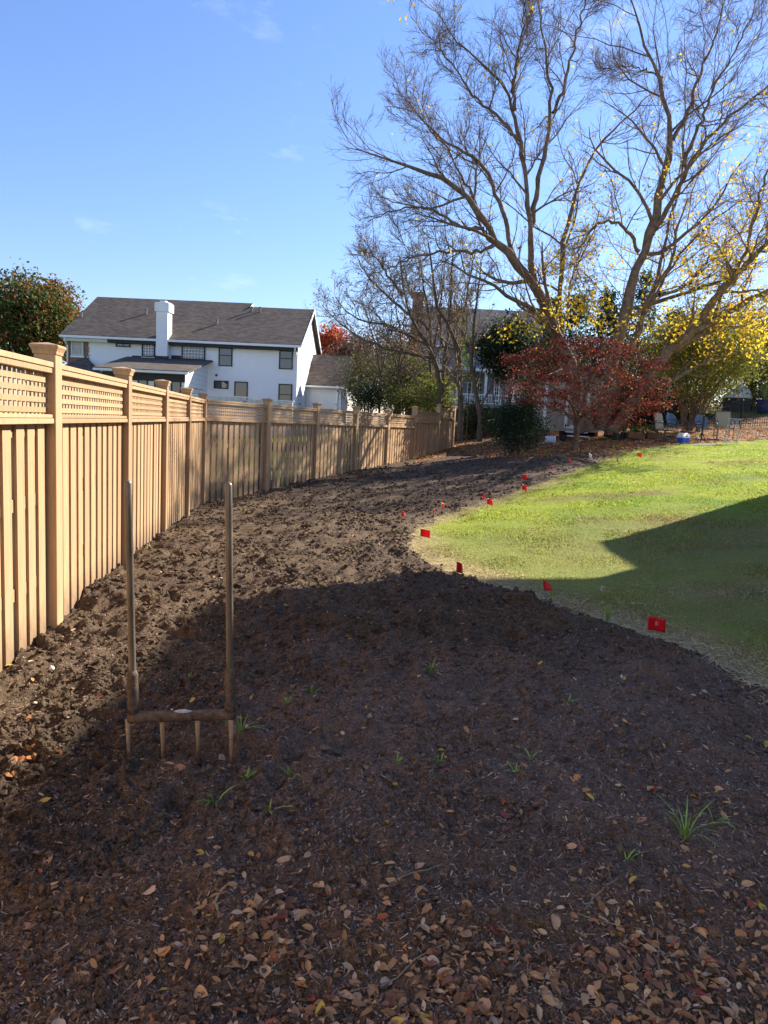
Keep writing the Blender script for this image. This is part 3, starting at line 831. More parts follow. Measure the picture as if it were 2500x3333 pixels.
# ================================================================== HOUSES
def brick_mat(name, paint):
    m, nt, b = newmat(name)
    tc = nt.nodes.new('ShaderNodeTexCoord'); mp = nt.nodes.new('ShaderNodeMapping'); mp.inputs['Rotation'].default_value = (math.radians(90), 0, 0)
    nt.links.new(tc.outputs['Object'], mp.inputs[0])
    br = nt.nodes.new('ShaderNodeTexBrick'); nt.links.new(mp.outputs[0], br.inputs[0])
    br.inputs['Scale'].default_value = 1.0; br.inputs['Brick Width'].default_value = .21; br.inputs['Row Height'].default_value = .075
    br.inputs['Mortar Size'].default_value = .008; br.inputs['Bias'].default_value = 0
    br.inputs['Color1'].default_value = (.24, .095, .058, 1); br.inputs['Color2'].default_value = (.16, .062, .038, 1); br.inputs['Mortar'].default_value = (.30, .25, .21, 1)
    if paint is None:
        nt.links.new(br.outputs[0], b.inputs['Base Color'])
    else:
        pt = ramp(nt, noise(nt, 2.5, 5, .6), [(.3, (.82, .825, .83)), (.7, (.86, .865, .87))])
        x0, z0, sl_ = paint              # paint stops at a ragged slanting edge: local x + slope * z
        sx = nt.nodes.new('ShaderNodeSeparateXYZ'); nt.links.new(tc.outputs['Object'], sx.inputs[0])
        def mth(op, a, c=None):
            k = nt.nodes.new('ShaderNodeMath'); k.operation = op
            for i, v in enumerate((a, c)):
                if v is None: continue
                if hasattr(v, 'is_output'): nt.links.new(v, k.inputs[i])
                else: k.inputs[i].default_value = v
            return k.outputs[0]
        dz = mth('SUBTRACT', sx.outputs[2], z0)
        edge = mth('ADD', mth('MULTIPLY', mth('POWER', mth('MAXIMUM', dz, 0), 2.0), sl_), x0)
        nz = mth('MULTIPLY', mth('SUBTRACT', noise(nt, 5, 5, .7, stretch=(1, 1, 2.5)), .5), .9)
        f = mth('GREATER_THAN', mth('ADD', sx.outputs[0], nz), edge)
        nt.links.new(mixc(nt, f, br.outputs[0], pt), b.inputs['Base Color'])
    b.inputs['Roughness'].default_value = .75
    bump(nt, b, br.outputs[1], -.35, .006)
    return m
M['white_trim'] = simple('white_trim_paint', (.84, .845, .85), .5, .04, 3, bstr=0)
M['white_wall'] = simple('white_painted_masonry', (.84, .845, .85), .75, .05, 2, bstr=.3, bdist=.01)
M['white_stone'] = simple('whitewashed_stone', (.66, .65, .63), .85, .25, 5, bstr=.8, bdist=.03)
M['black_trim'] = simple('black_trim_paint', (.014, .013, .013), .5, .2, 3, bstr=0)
def glass_mat(name, c, rough):
    m, nt, b = newmat(name)
    nt.links.new(ramp(nt, noise(nt, 1.3, 3, .5), [(.3, tuple(.6 * k for k in c)), (.7, c)]), b.inputs['Base Color'])
    b.inputs['Roughness'].default_value = rough; b.inputs['Specular IOR Level'].default_value = 1.0
    bump(nt, b, noise(nt, .8, 2, .5), .06, .05)
    return m
M['glass'] = glass_mat('window_glass', (.045, .052, .058), .04)
M['glass_block'] = glass_mat('glass_block', (.10, .115, .115), .18)
M['curtain'] = simple('pale_curtain', (.5, .46, .42), .9, .35, 9, bstr=0, stretch=(4, 1, .2))
M['pale_green'] = simple('pale_green_frame', (.58, .62, .55), .5, .05, 4, bstr=0)
def shingle_mat(name, c):
    m, nt, b = newmat(name)
    tc = nt.nodes.new('ShaderNodeTexCoord')
    br = nt.nodes.new('ShaderNodeTexBrick'); nt.links.new(tc.outputs['Object'], br.inputs[0])
    br.inputs['Scale'].default_value = 1; br.inputs['Brick Width'].default_value = .33; br.inputs['Row Height'].default_value = .14
    br.inputs['Mortar Size'].default_value = .012; br.inputs['Mortar Smooth'].default_value = .6
    br.inputs['Color1'].default_value = (*[k * .72 for k in c], 1); br.inputs['Color2'].default_value = (*[k * 1.25 for k in c], 1); br.inputs['Mortar'].default_value = (*[k * .45 for k in c], 1)
    n = ramp(nt, noise(nt, .7, 5, .6), [(.3, (.8, .8, .8)), (.7, (1, 1, 1))])
    nt.links.new(mixc(nt, .8, br.outputs[0], n, 'MULTIPLY'), b.inputs['Base Color'])
    b.inputs['Roughness'].default_value = .95; b.inputs['Specular IOR Level'].default_value = .15
    bump(nt, b, br.outputs[1], -.5, .02)
    return m
M['shingle'] = shingle_mat('asphalt_shingle', (.15, .12, .096))
M['shingle_grey'] = shingle_mat('grey_shingle', (.15, .145, .145))
def siding_mat(name, c):
    m, nt, b = newmat(name)
    w = nt.nodes.new('ShaderNodeTexWave'); w.wave_profile = 'SAW'; w.bands_direction = 'Z'; w.inputs['Scale'].default_value = 1.05
    tc = nt.nodes.new('ShaderNodeTexCoord'); nt.links.new(tc.outputs['Object'], w.inputs[0])
    nt.links.new(ramp(nt, w.outputs[1], [(0, tuple(.6 * k for k in c)), (.12, c), (1, tuple(min(1, 1.05 * k) for k in c))]), b.inputs['Base Color'])
    b.inputs['Roughness'].default_value = .6
    bump(nt, b, w.outputs[1], .4, .03)
    return m
M['siding_grey'] = siding_mat('grey_lap_siding', (.27, .29, .32))
M['siding_white'] = siding_mat('white_lap_siding', (.76, .77, .78))
M['brick'] = brick_mat('red_brick', None)
M['steel_vent'] = simple('weathered_vent_metal', (.16, .15, .145), .5, .2, 10, .5, 0)

# ---- white house: facade plane in front of us, 48 m away
HY = 48.2
R0 = at(968, 1200, HY); R0 = np.array([R0[0], HY, 0.0])            # front right corner of the main block
ang = .045
UX = np.array([-math.cos(ang), math.sin(ang), 0.0])                # along the facade, to the left
BK = np.array([math.sin(ang), math.cos(ang), 0.0])                 # away from us
ZZ = np.array([0, 0, 1.0])
class Plane:
    def __init__(s, o, u, n): s.o, s.u, s.n = np.asarray(o, float), np.asarray(u, float), np.asarray(n, float)   # n points away from the viewer
    def uv(s, px, py):
        d = ray(px, py); o = np.array([0, 0, CAM_H]); t = ((s.o - o) @ s.n) / (d @ s.n); P = o + d * t
        return np.array([(P - s.o) @ s.u, P[2]])
    def p(s, u, z, out=0.0): return s.o + s.u * u + ZZ * z - s.n * out
def rect_px(pl, x0, y0, x1, y1):
    a, b = pl.uv(x0, (y0 + y1) / 2), pl.uv(x1, (y0 + y1) / 2); c, d = pl.uv((x0 + x1) / 2, y0), pl.uv((x0 + x1) / 2, y1)
    return min(a[0], b[0]), max(a[0], b[0]), min(c[1], d[1]), max(c[1], d[1])
def slab(mb, pl, u0, u1, z0, z1, out0, out1):
    mb.obox(pl.p(u0, z0, out1), pl.u * (u1 - u0), pl.n * (out1 - out0), ZZ * (z1 - z0))
def window(parent, pl, r, style='hung', fm='black_trim', sill=True, gm='glass', fw=.07, name='window'):
    u0, u1, z0, z1 = r
    m = MB()
    slab(m, pl, u0, u1, z0, z0 + fw, .0, .07); slab(m, pl, u0, u1, z1 - fw, z1, .0, .07)
    slab(m, pl, u0, u0 + fw, z0 + fw, z1 - fw, .0, .068); slab(m, pl, u1 - fw, u1, z0 + fw, z1 - fw, .0, .068)
    zm, um = (z0 + z1) / 2, (u0 + u1) / 2
    if style == 'hung': slab(m, pl, u0 + fw, u1 - fw, zm - .025, zm + .025, .0, .055)
    if style == 'slider': slab(m, pl, um - .025, um + .025, z0 + fw, z1 - fw, .0, .055)
    w = m.build(name, M[fm], parent)
    if isinstance(style, tuple):                                   # grid of glass blocks or divided lights
        nu, nz = style; du, dz = (u1 - u0 - 2 * fw) / nu, (z1 - z0 - 2 * fw) / nz
        m = MB()
        for i in range(1, nu): slab(m, pl, u0 + fw + i * du - .018, u0 + fw + i * du + .018, z0 + fw, z1 - fw, .012, .046)
        for j in range(1, nz): slab(m, pl, u0 + fw, u1 - fw, z0 + fw + j * dz - .018, z0 + fw + j * dz + .018, .012, .044)
        m.build('grille', M['white_trim'], w)
        for i in range(nu):
            for j in range(nz):
                m = MB(); slab(m, pl, u0 + fw + i * du + .019, u0 + fw + (i + 1) * du - .019, z0 + fw + j * dz + .019, z0 + fw + (j + 1) * dz - .019, .006, .03)
                m.build('pane', M[gm], w)
    elif style == 'hung':
        for a, c in ((z0 + fw, zm - .026), (zm + .026, z1 - fw)):
            m = MB(); slab(m, pl, u0 + fw, u1 - fw, a, c, .008, .03); m.build('pane', M[gm], w)
    elif style == 'slider':
        for a, c in ((u0 + fw, um - .026), (um + .026, u1 - fw)):
            m = MB(); slab(m, pl, a, c, z0 + fw, z1 - fw, .008, .03); m.build('pane', M[gm], w)
    else:
        m = MB(); slab(m, pl, u0 + fw, u1 - fw, z0 + fw, z1 - fw, .008, .03); m.build('pane', M[gm], w)
    if sill:
        m = MB(); slab(m, pl, u0 - .04, u1 + .04, z0 - .10, z0 - .004, .0, .06); m.build('sill', M['white_trim'], w)
    return w
def zx(x): return 200 + x / 3.19
def zy(y): return 940 + y / 3.19
def rx(x): return 680 + x / 3.318
def ry(y): return 950 + y / 3.318
FP = Plane(R0, UX, BK)
HL = FP.uv(zx(62), 1130)[0]                                       # length of the facade
HD = 9.2                                                          # depth of the block
z_eL, z_eR = FP.uv(zx(60), zy(455))[1], FP.uv(978, ry(575))[1]
z_e = (z_eL + z_eR) / 2
z_g = -.8
wh = thing('white_house', 'large white painted brick house with dark shingle roof and tall white chimney', 'house', R0 + ZZ * float(terr(-9, 44)))
m = MB(); m.obox(FP.p(0, z_g), UX * HL, BK * HD, ZZ * (z_e - z_g))
rd = HD / 2
ridge_z = float(at(1000, 1013, HY + rd)[2])
ridge_zl = float(at(420, 967, HY + rd)[2])
m.prism([FP.p(.0, z_e - .02), FP.p(.0, z_e - .02) + BK * HD, FP.p(.0, ridge_z - .15) - ZZ * 0 + BK * rd], UX * .25)   # gable
PX0 = -(HL - FP.uv(zx(236), 1140)[0])
wall_paint = brick_mat('white_paint_over_brick', (-FP.uv(zx(285), 1140)[0] * math.cos(ang) , FP.uv(500, zy(640))[1] , .33))
m.build('wall', wall_paint, wh)
# roof: two slopes as thick slabs, left part a little higher
def gable_roof(parent, pl, u0, u1, ze, zr, depth, over, mat, th=.14, front_only=False):
    rdp = depth / 2; s = (zr - ze) / rdp
    m = MB()
    a, b = pl.p(u0, ze - over * s) - BK * over, pl.p(u1, ze - over * s) - BK * over
    c, d = pl.p(u1, zr) + BK * rdp, pl.p(u0, zr) + BK * rdp
    e, f = pl.p(u0, ze - over * s) + BK * (depth + over), pl.p(u1, ze - over * s) + BK * (depth + over)
    t = ZZ * th
    m.hexa([a, b, c, d, a + t, b + t, c + t, d + t]); m.hexa([d, c, f, e, d + t + ZZ * .002, c + t + ZZ * .002, f + t, e + t])
    return m.build('roof', M[mat], parent)
u_step = FP.uv(757, 1100)[0]
roof = gable_roof(wh, FP, -.30, u_step - .12, z_e + .03, ridge_z, HD, .42, 'shingle')
s_0 = (ridge_z - z_e - .03) / rd; ridge_zl = z_e + .032 + s_0 * (rd + .55)
roof2 = gable_roof(wh, FP, u_step - .10, HL + .30, z_e + .032, ridge_zl, HD + 1.1, .42, 'shingle')
s_r = (ridge_z - z_e) / rd
# white rake boards of the near gable and the little step gable
for uu, zr, nm in ((-.33, ridge_z, 'rake_board'),):
    m = MB(); sl_ = (zr - z_e) / rd
    for y0, y1, z0, z1 in ((-.42, rd, z_e - .42 * sl_, zr), (HD + .42, rd, z_e - .42 * sl_, zr)):
        A_ = FP.p(uu, z0 - .08) + BK * y0; B_ = FP.p(uu, z1 - .08) + BK * y1
        m.hexa([A_, A_ + UX * .03, B_ + UX * .03, B_, A_ + ZZ * .26, A_ + UX * .03 + ZZ * .26, B_ + UX * .03 + ZZ * .26, B_ + ZZ * .26])
    m.build(nm, M['white_trim'], wh)
ze0 = z_e - .42 * s_r
m = MB(); m.prism([FP.p(u_step - .125, ridge_z + .10) + BK * (rd - .35), FP.p(u_step - .125, ridge_zl + .12) + BK * (rd + .5), FP.p(u_step - .125, ridge_z - .2) + BK * (rd + 1.0)], UX * .02); m.build('step_gable', M['white_trim'], wh)
m = MB(); m.obox(FP.p(-.30, ze0 - .03) - BK * .56, UX * (HL + .6), BK * .13, ZZ * .15); m.build('gutter', M['white_trim'], wh)
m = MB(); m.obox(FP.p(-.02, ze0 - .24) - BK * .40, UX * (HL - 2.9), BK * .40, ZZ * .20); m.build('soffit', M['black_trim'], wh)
m = MB(); m.obox(FP.p(HL - 2.92, ze0 - .24) - BK * .40, UX * 3.0, BK * .40, ZZ * .20); m.build('soffit', M['pale_green'], wh)
for px_ in (rx(943), zx(68)):
    u = FP.uv(px_, 1150)[0]
    m = MB(); m.tube([FP.p(u, ze0 - .02, .45), FP.p(u, ze0 - .25, .42), FP.p(u, ze0 - .5, .06), FP.p(u, ze0 - 3, .06), FP.p(u, z_g, .06)], .055, 6); m.build('downspout', M['white_trim'], wh)
for x0, y0, x1, y1, st, kw in [
    (zx(567), zy(522), zx(718), zy(606), 'slider', {}), (zx(838), zy(535), zx(973), zy(708), (4, 5), dict(gm='glass_block')),
    (zx(1250), zy(560), zx(1495), zy(738), (7, 5), dict(gm='glass_block')), (rx(107), ry(570), rx(255), ry(805), 'hung', {}),
    (rx(760), ry(603), rx(907), ry(838), 'hung', {}), (rx(55), ry(960), rx(213), ry(1048), 'slider', {}),
    (rx(275), ry(970), rx(420), ry(1200), 'plain', {}), (rx(752), ry(995), rx(898), ry(1225), 'hung', {})]:
    window(wh, FP, rect_px(FP, x0, y0, x1, y1), st, **kw)
window(wh, FP, rect_px(FP, zx(103), zy(497), zx(232), zy(697)), 'hung', 'pale_green', True, 'curtain', .10)
m = MB(); r_ = rect_px(FP, rx(72), ry(890), rx(92), ry(910)); slab(m, FP, *r_, 0, .08); m.build('wall_vent', M['black_trim'], wh)
# gable wall windows (right side of the house)
GP = Plane(R0, BK, -UX)                                            # u runs away from us, outward is +x
for u0, u1, z0, z1 in [(1.1, 2.1, rect_px(FP, 960, ry(620), 965, ry(850))[2], rect_px(FP, 960, ry(620), 965, ry(850))[3]), (5.0, 6.0, FP.uv(968, ry(885))[1] * 1.06, FP.uv(968, ry(665))[1] * 1.09),
                       (1.0, 2.0, FP.uv(968, ry(1210))[1], FP.uv(968, ry(1010))[1]), (5.0, 6.0, FP.uv(968, ry(1225))[1], FP.uv(968, ry(1037))[1] * 1.02)]:
    window(wh, GP, (u0, u1, z0, z1), 'hung')
# chimney on the facade
u0, u1, _, _ = rect_px(FP, zx(1015), zy(300), zx(1142), zy(400))
cz0, cz1 = FP.uv(zx(1080), zy(735))[1], float(at(zx(1080), zy(120), HY - 1.0)[2])
m = MB(); slab(m, FP, u0 + .03, u1 - .03, cz0 - .3, cz1 - .6, -.2, .62); ch = m.build('chimney', M['white_wall'], wh)
m = MB(); slab(m, FP, u0 - .07, u1 + .07, cz1 - .6, cz1 - .06, -.26, .69); slab(m, FP, u0 - .02, u1 + .02, cz1 - .06, cz1, -.21, .64); m.build('chimney_cap', M['white_wall'], ch)
m = MB(); slab(m, FP, (u0 + u1) / 2 - .2, (u0 + u1) / 2 + .2, cz1, cz1 + .12, .1, .5); m.build('flue', M['white_trim'], ch)
# roof vents
def on_roof(px, py):
    n = np.cross(UX, BK * rd + ZZ * (ridge_z - z_e)); n /= np.linalg.norm(n); d = ray(px, py); o = np.array([0, 0, CAM_H])
    P0 = FP.p(0, z_e + .15); return o + d * (((P0 - o) @ n) / (d @ n))
for px_, py_ in ((zx(207), zy(295)), (zx(880), zy(262)), (zx(1615), zy(370)), (rx(88), ry(350)), (rx(465), ry(212)), (rx(552), ry(218))):
    q = on_roof(px_, py_); m = MB(); m.tube([q - ZZ * .15, q + ZZ * .32], .07, 8); m.tube([q + ZZ * .30, q + ZZ * .36], .09, 8); m.build('roof_vent', M['steel_vent'], roof if px_ > 757 else roof2)
# sunroom lean-to
su1, su0 = FP.uv(zx(736), zy(718))[0], FP.uv(zx(1520), zy(760))[0]
sd = 4.6
szt = FP.uv(zx(1100), zy(738))[1]
SF = Plane(FP.p(0, 0, sd), UX, BK)
sze = SF.uv(zx(1100), zy(858))[1]
m = MB(); m.obox(FP.p(su0, z_g, sd), UX * (su1 - su0), BK * (sd - .01), ZZ * (sze - .1 - z_g))
m.prism([FP.p(su0, sze - .12, sd), FP.p(su0, szt - .15, .01), FP.p(su0, sze - .12, .01)], UX * .12)
m.build('sunroom_wall', M['siding_white'], wh)
m = MB(); a, b = FP.p(su0 - .35, sze - .05, sd + .4), FP.p(su1 + .35, sze - .05, sd + .4); c, d = FP.p(su1 + .35, szt, .012), FP.p(su0 - .35, szt, .012)
m.hexa([b, a, d, c, b + ZZ * .1, a + ZZ * .1, d + ZZ * .1, c + ZZ * .1]); m.build('sunroom_roof', M['shingle'], wh)
m = MB(); m.obox(FP.p(su0 - .35, sze - .14, sd + .5), UX * (su1 - su0 + .7), BK * .10, ZZ * .13); m.build('sunroom_gutter', M['white_trim'], wh)
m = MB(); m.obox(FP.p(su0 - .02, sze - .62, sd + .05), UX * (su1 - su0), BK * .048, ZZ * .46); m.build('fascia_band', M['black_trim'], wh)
for x0, y0, x1, y1 in ((zx(795), zy(925), zx(900), zy(1075)), (zx(965), zy(935), zx(1055), zy(1085)), (zx(1140), zy(940), zx(1245), zy(1090))):
    window(wh, SF, rect_px(SF, x0, y0, x1, y1), 'plain')
SP_ = Plane(FP.p(su0, 0, sd), BK, -UX)
for u0, u1 in ((.9, 1.6), (1.9, 2.6), (2.9, 3.6)):
    window(wh, SP_, (u0, u1, sze - 2.05, sze - .85), 'plain')
m = MB(); slab(m, SP_, .15, .62, sze - 2.8, sze - .75, 0, .04); m.build('door', simple('brown_door_wood', (.16, .075, .04), .5), wh)
# black flashing where the lean-to meets the wall
for x0, y0, x1, y1 in ((735, 695, 832, 722), (973, 685, 1010, 730), (1142, 692, 1243, 745), (1495, 740, 1562, 760)):
    m = MB(); slab(m, FP, *rect_px(FP, zx(x0), zy(y0), zx(x1), zy(y1)), 0, .03); m.build('flashing', M['black_trim'], wh)
m = MB(); slab(m, FP, *rect_px(FP, zx(1005), zy(708), zx(1150), zy(750)), .62, .67); m.build('flashing', M['black_trim'], wh)
# hipped porch roof at the left end
hu0, hu1 = FP.uv(zx(545), zy(850))[0], HL + .2
hz = FP.uv(zx(255), zy(705))[1]
pk = FP.p(FP.uv(zx(255), zy(700))[0], hz, .02)
ez = hz - 1.75
A_, B_, C_, D_ = FP.p(hu0, ez, .02), FP.p(hu0, ez, 2.4), FP.p(hu1 + 1.2, ez, 2.4), FP.p(hu1 + 1.2, ez, .02)
m = MB(); m.add([A_, B_, C_, D_, pk, A_ - ZZ * .12, B_ - ZZ * .12, C_ - ZZ * .12, D_ - ZZ * .12], [(0, 1, 6, 5), (1, 2, 7, 6), (2, 3, 8, 7), (3, 0, 5, 8), (5, 6, 7, 8)], [(1, 0, 4), (2, 1, 4), (3, 2, 4), (0, 3, 4)])
m.build('porch_roof', M['shingle'], wh)
m = MB(); m.obox(FP.p(hu0 + .3, z_g, 2.1), UX * (hu1 - hu0 + .6), BK * 2.08, ZZ * (ez - .13 - z_g)); m.build('porch_wall', M['white_wall'], wh)
# garage wing on the right, further back
WY0 = 4.0
WP = Plane(R0 + BK * WY0, -UX, BK)                                 # u to the right
wl = WP.uv(rx(1428), ry(1100))[0]
wz = WP.uv(rx(1240), ry(985))[1]
wzr = float(at(rx(1320), ry(703), HY + WY0 + 2.6)[2])
m = MB(); m.obox(WP.p(.01, z_g), -UX * wl, BK * 5.2, ZZ * (wz - z_g)); m.prism([WP.p(wl, wz - .01), WP.p(wl, wz - .01) + BK * 5.2, WP.p(wl, wzr - .1) + BK * 2.6], UX * .2); m.build('wing_wall', M['white_wall'], wh)
m = MB(); s2 = (wzr - wz) / 2.6; t = ZZ * .12
a, b = WP.p(.02, wz - .35 * s2) - BK * .35, WP.p(wl + .55, wz - .35 * s2) - BK * .35; c, d = WP.p(wl + .55, wzr) + BK * 2.6, WP.p(.02, wzr) + BK * 2.6; e, f = WP.p(.02, wz - .35 * s2) + BK * 5.55, WP.p(wl + .55, wz - .35 * s2) + BK * 5.55
m.hexa([a, b, c, d, a + t, b + t, c + t, d + t]); m.hexa([d, c, f, e, d + t + ZZ * .002, c + t + ZZ * .002, f + t, e + t]); m.build('wing_roof', M['shingle'], wh)
m = MB(); m.obox(WP.p(.02, wz - .35 * s2 - .06) - BK * .46, -UX * (wl + .5), BK * .1, ZZ * .12); m.build('wing_gutter', M['white_trim'], wh)
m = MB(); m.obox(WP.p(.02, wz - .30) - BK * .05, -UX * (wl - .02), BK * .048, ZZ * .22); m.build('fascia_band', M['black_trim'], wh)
m = MB(); m.tube([WP.p(wl - .25, wz - .2, .4), WP.p(wl - .25, wz - .6, .05), WP.p(wl - .25, z_g, .05)], .05, 6); m.build('downspout', M['white_trim'], wh)
# low whitewashed stone wall in front of the house
LP = Plane(FP.p(0, 0, 5.2), UX, BK)
lw = thing('garden_wall', 'low whitewashed stone wall with flat caps in front of the white house', 'wall', LP.p(3, float(terr(-9, 44))))
a, b = LP.uv(953, 1305), LP.uv(672, 1290)
zt1, zt2 = LP.uv(860, 1300)[1], LP.uv(720, 1288)[1]
nst = 16
for j in range(5):
    uu = a[0]
    while uu < b[0] + .8:
        w_ = random.uniform(.35, .8); top = zt1 if uu < (a[0] + b[0]) / 2 else zt2
        m = MB(); slab(m, LP, uu + .01, uu + w_ - .01, top - .06 - (j + 1) * .17 + .008, top - .06 - j * .17, -.3, random.uniform(.0, .03)); m.build('stone', M['white_stone'], lw); uu += w_
m = MB(); slab(m, LP, a[0], b[0] + .8, z_g, min(zt1, zt2) - .90, -.3, 0); m.build('wall_base', M['white_stone'], lw)
m = MB(); slab(m, LP, a[0] - .05, (a[0] + b[0]) / 2, zt1 - .055, zt1, -.35, .06); m.build('cap_stone', M['white_trim'], lw)
m = MB(); slab(m, LP, (a[0] + b[0]) / 2, b[0] + .85, zt2 - .055, zt2 + .01, -.35, .06); m.build('cap_stone', M['white_trim'], lw)

# ---- grey house behind the trees
GY0 = 52.0
gR = at(1700, 1200, GY0); gL = at(1385, 1200, GY0)
g0 = np.array([gL[0], GY0, 0.0]); EX = np.array([1.0, 0, 0]); EY = np.array([0, 1.0, 0])
QP = Plane(g0, EX, EY)
glen = gR[0] - gL[0] + 2.5
def ex(x): return 1000 + x / 2.212
def ey(y): return 900 + y / 2.212
ge = QP.uv(1500, ey(485))[1]; gr = float(at(1500, 1009, GY0 + 4.5)[2])
gh = thing('grey_house', 'grey lap-sided two-storey house with white deck, half hidden behind bare trees', 'house', g0 + ZZ * float(terr(5, 44)))
m = MB(); m.obox(QP.p(0, z_g), EX * glen, EY * 9, ZZ * (ge - z_g)); m.prism([QP.p(0, ge - .01), QP.p(0, gr - .1) + EY * 4.5, QP.p(0, ge - .01) + EY * 9], EX * .2); m.build('wall', M['siding_grey'], gh)
m = MB(); t = ZZ * .14; s3 = (gr - ge) / 4.5
a, b, c, d, e, f = QP.p(-.4, ge - .4 * s3) - EY * .4, QP.p(glen + .4, ge - .4 * s3) - EY * .4, QP.p(glen + .4, gr) + EY * 4.5, QP.p(-.4, gr) + EY * 4.5, QP.p(-.4, ge - .4 * s3) + EY * 9.4, QP.p(glen + .4, ge - .4 * s3) + EY * 9.4
m.hexa([a, b, c, d, a + t, b + t, c + t, d + t]); m.hexa([d, c, f, e, d + t + ZZ * .002, c + t + ZZ * .002, f + t, e + t]); m.build('roof', M['shingle_grey'], gh)
m = MB(); m.obox(QP.p(-.4, ge - .4 * s3 - .06) - EY * .5, EX * (glen + .8), EY * .1, ZZ * .14); m.build('gutter', M['white_trim'], gh)
cu0, cu1 = QP.uv(ex(757), 1000)[0], QP.uv(ex(830), 1000)[0]
m = MB(); m.box((QP.p(cu0, 0)[0], GY0 - .9, z_g), (QP.p(cu1, 0)[0], GY0 + .6, at(1355, ey(150), GY0)[2])); gc = m.build('chimney', M['brick'], gh)
m = MB(); m.box((QP.p(cu0, 0)[0] - .1, GY0 - 1.0, at(1355, ey(150), GY0)[2]), (QP.p(cu1, 0)[0] + .1, GY0 + .7, at(1355, ey(128), GY0)[2])); m.build('chimney_cap', M['brick'], gc)
# bay on the right with windows
b0, b1 = QP.uv(ex(1285), 1150)[0], QP.uv(ex(1445), 1150)[0]
m = MB(); bz = QP.uv(1600, ey(478))[1]
m.prism([QP.p(b0 - .2, z_g), QP.p(b0 + .5, z_g, 1.1), QP.p(b1 - .5, z_g, 1.1), QP.p(b1 + .2, z_g)], ZZ * (bz - z_g)); m.build('bay_wall', M['siding_grey'], gh)
m = MB(); m.prism([QP.p(b0 - .5, bz + .002), QP.p(b0 + .4, bz + .002, 1.35), QP.p(b1 - .4, bz + .002, 1.35), QP.p(b1 + .5, bz + .002)], ZZ * .16); m.build('bay_roof', M['shingle_grey'], gh)
BP = Plane(QP.p(0, 0, 1.1), EX, EY)
BP1 = QP
window(gh, BP, (b0 + .7, b1 - .7, BP.uv(1600, ey(590))[1], BP.uv(1600, ey(505))[1]), (2, 2), 'white_trim', True)
window(gh, BP, (b0 + .6, b1 - .6, BP.uv(1600, ey(895))[1], BP.uv(1600, ey(755))[1]), (2, 4), 'white_trim', False, name='door')
for x0, y0, x1, y1, g in ((1040, 755, 1105, 870, (2, 4)), (985, 755, 1025, 860, (2, 3)), (1150, 760, 1185, 870, (1, 3)), (1215, 760, 1262, 870, (2, 3)), (950, 540, 1010, 640, (2, 3))):
    window(gh, QP, rect_px(QP, ex(x0), ey(y0), ex(x1), ey(y1)), g, 'white_trim')
# porch roof edge, posts, deck and railing
pz = QP.uv(1470, ey(690))[1]; dz = QP.uv(1500, ey(925))[1]
m = MB(); m.obox(QP.p(.1, pz, 2.6), EX * 6.0, EY * 2.58, ZZ * .16); m.build('porch_roof', M['white_trim'], gh)
for k in range(4):
    m = MB(); q = QP.p(.2 + k * 1.9, dz, 2.5); m.box(q, q + np.array([.16, .16, pz - dz - .01])); m.build('porch_post', M['white_trim'], gh)
m = MB(); m.obox(QP.p(0, dz - .22, 3.4), EX * (glen - .5), EY * 3.38, ZZ * .2); deck = m.build('deck', simple('deck_board_grey', (.3, .28, .26), .7), gh)
zr = QP.uv(1500, ey(858))[1]
for z_ in (zr, dz + .10):
    m = MB(); m.obox(QP.p(0, z_ - .05, 3.36), EX * (glen - 1.6), EY * .06, ZZ * .07); m.build('railing', M['white_trim'], deck)
for k in range(int((glen - 1.7) / .16)):
    q = QP.p(.05 + k * .16, dz + .17, 3.35); m = MB(); m.box(q, q + np.array([.045, .04, zr - .05 - dz - .17])); m.build('baluster', M['white_trim'], deck)
m = MB(); q = QP.p(glen - 1.55, zr, 3.4); m.obox(q - ZZ * .1, np.array([1.0, -.9, -1.5]), EY * .1, ZZ * .22); m.build('stair_rail', M['white_trim'], deck)
for k in range(6):
    q = QP.p(glen - 1.5, dz - .2 - k * .2, 3.45 + k * .28); m = MB(); m.box(q - EY * .28, q + np.array([1.1, 0, .05])); m.build('step', M['white_trim'], deck)

# ---- the house beside the yard, out of the picture, whose shadow lies on the lawn
M['brick_plain'] = brick_mat('brown_brick', None)
SHX, SHY, SHH = 9.6, 15.2, 8.95
nh = thing('unseen_house', 'unseen two-storey pale house shadowing the yard, with a wing added to bounce light', 'house', (SHX + 5, 5, terr(14, 5)))
m = MB(); m.box((SHX, -8, -.5), (SHX + 10, 13.65, SHH - .12)); m.build('wall', M['siding_white'], nh)  # pale siding picked to reflect more light into the shade
m = MB(); m.box((-9, -16, -.5), (SHX - .01, -6.5, 7.2)); m.build('wing_wall', M['siding_white'], nh)  # unseen wing behind the camera, added to bounce sunlight into the shade
m = MB(); m.prism([(-9.3, -16.3, 7.202), (-9.3, -6.2, 7.202), (-9.3, -11.2, 9.6)], (SHX + 9.28, 0, 0)); m.build('wing_roof', M['shingle'], nh)  # roof over the added wing
m = MB(); c = (SHX + 5, 0, SHH + 1.6)
m.hexa([(SHX - .1, -8.1, SHH - .118), (SHX + 5, -8.1, SHH + 1.6), (SHX + 5, SHY + .1, SHH + 1.6), (SHX - .1, SHY + .1, SHH - .118), (SHX - .1, -8.1, SHH), (SHX + 5, -8.1, SHH + 1.72), (SHX + 5, SHY + .1, SHH + 1.72), (SHX - .1, SHY + .1, SHH)])
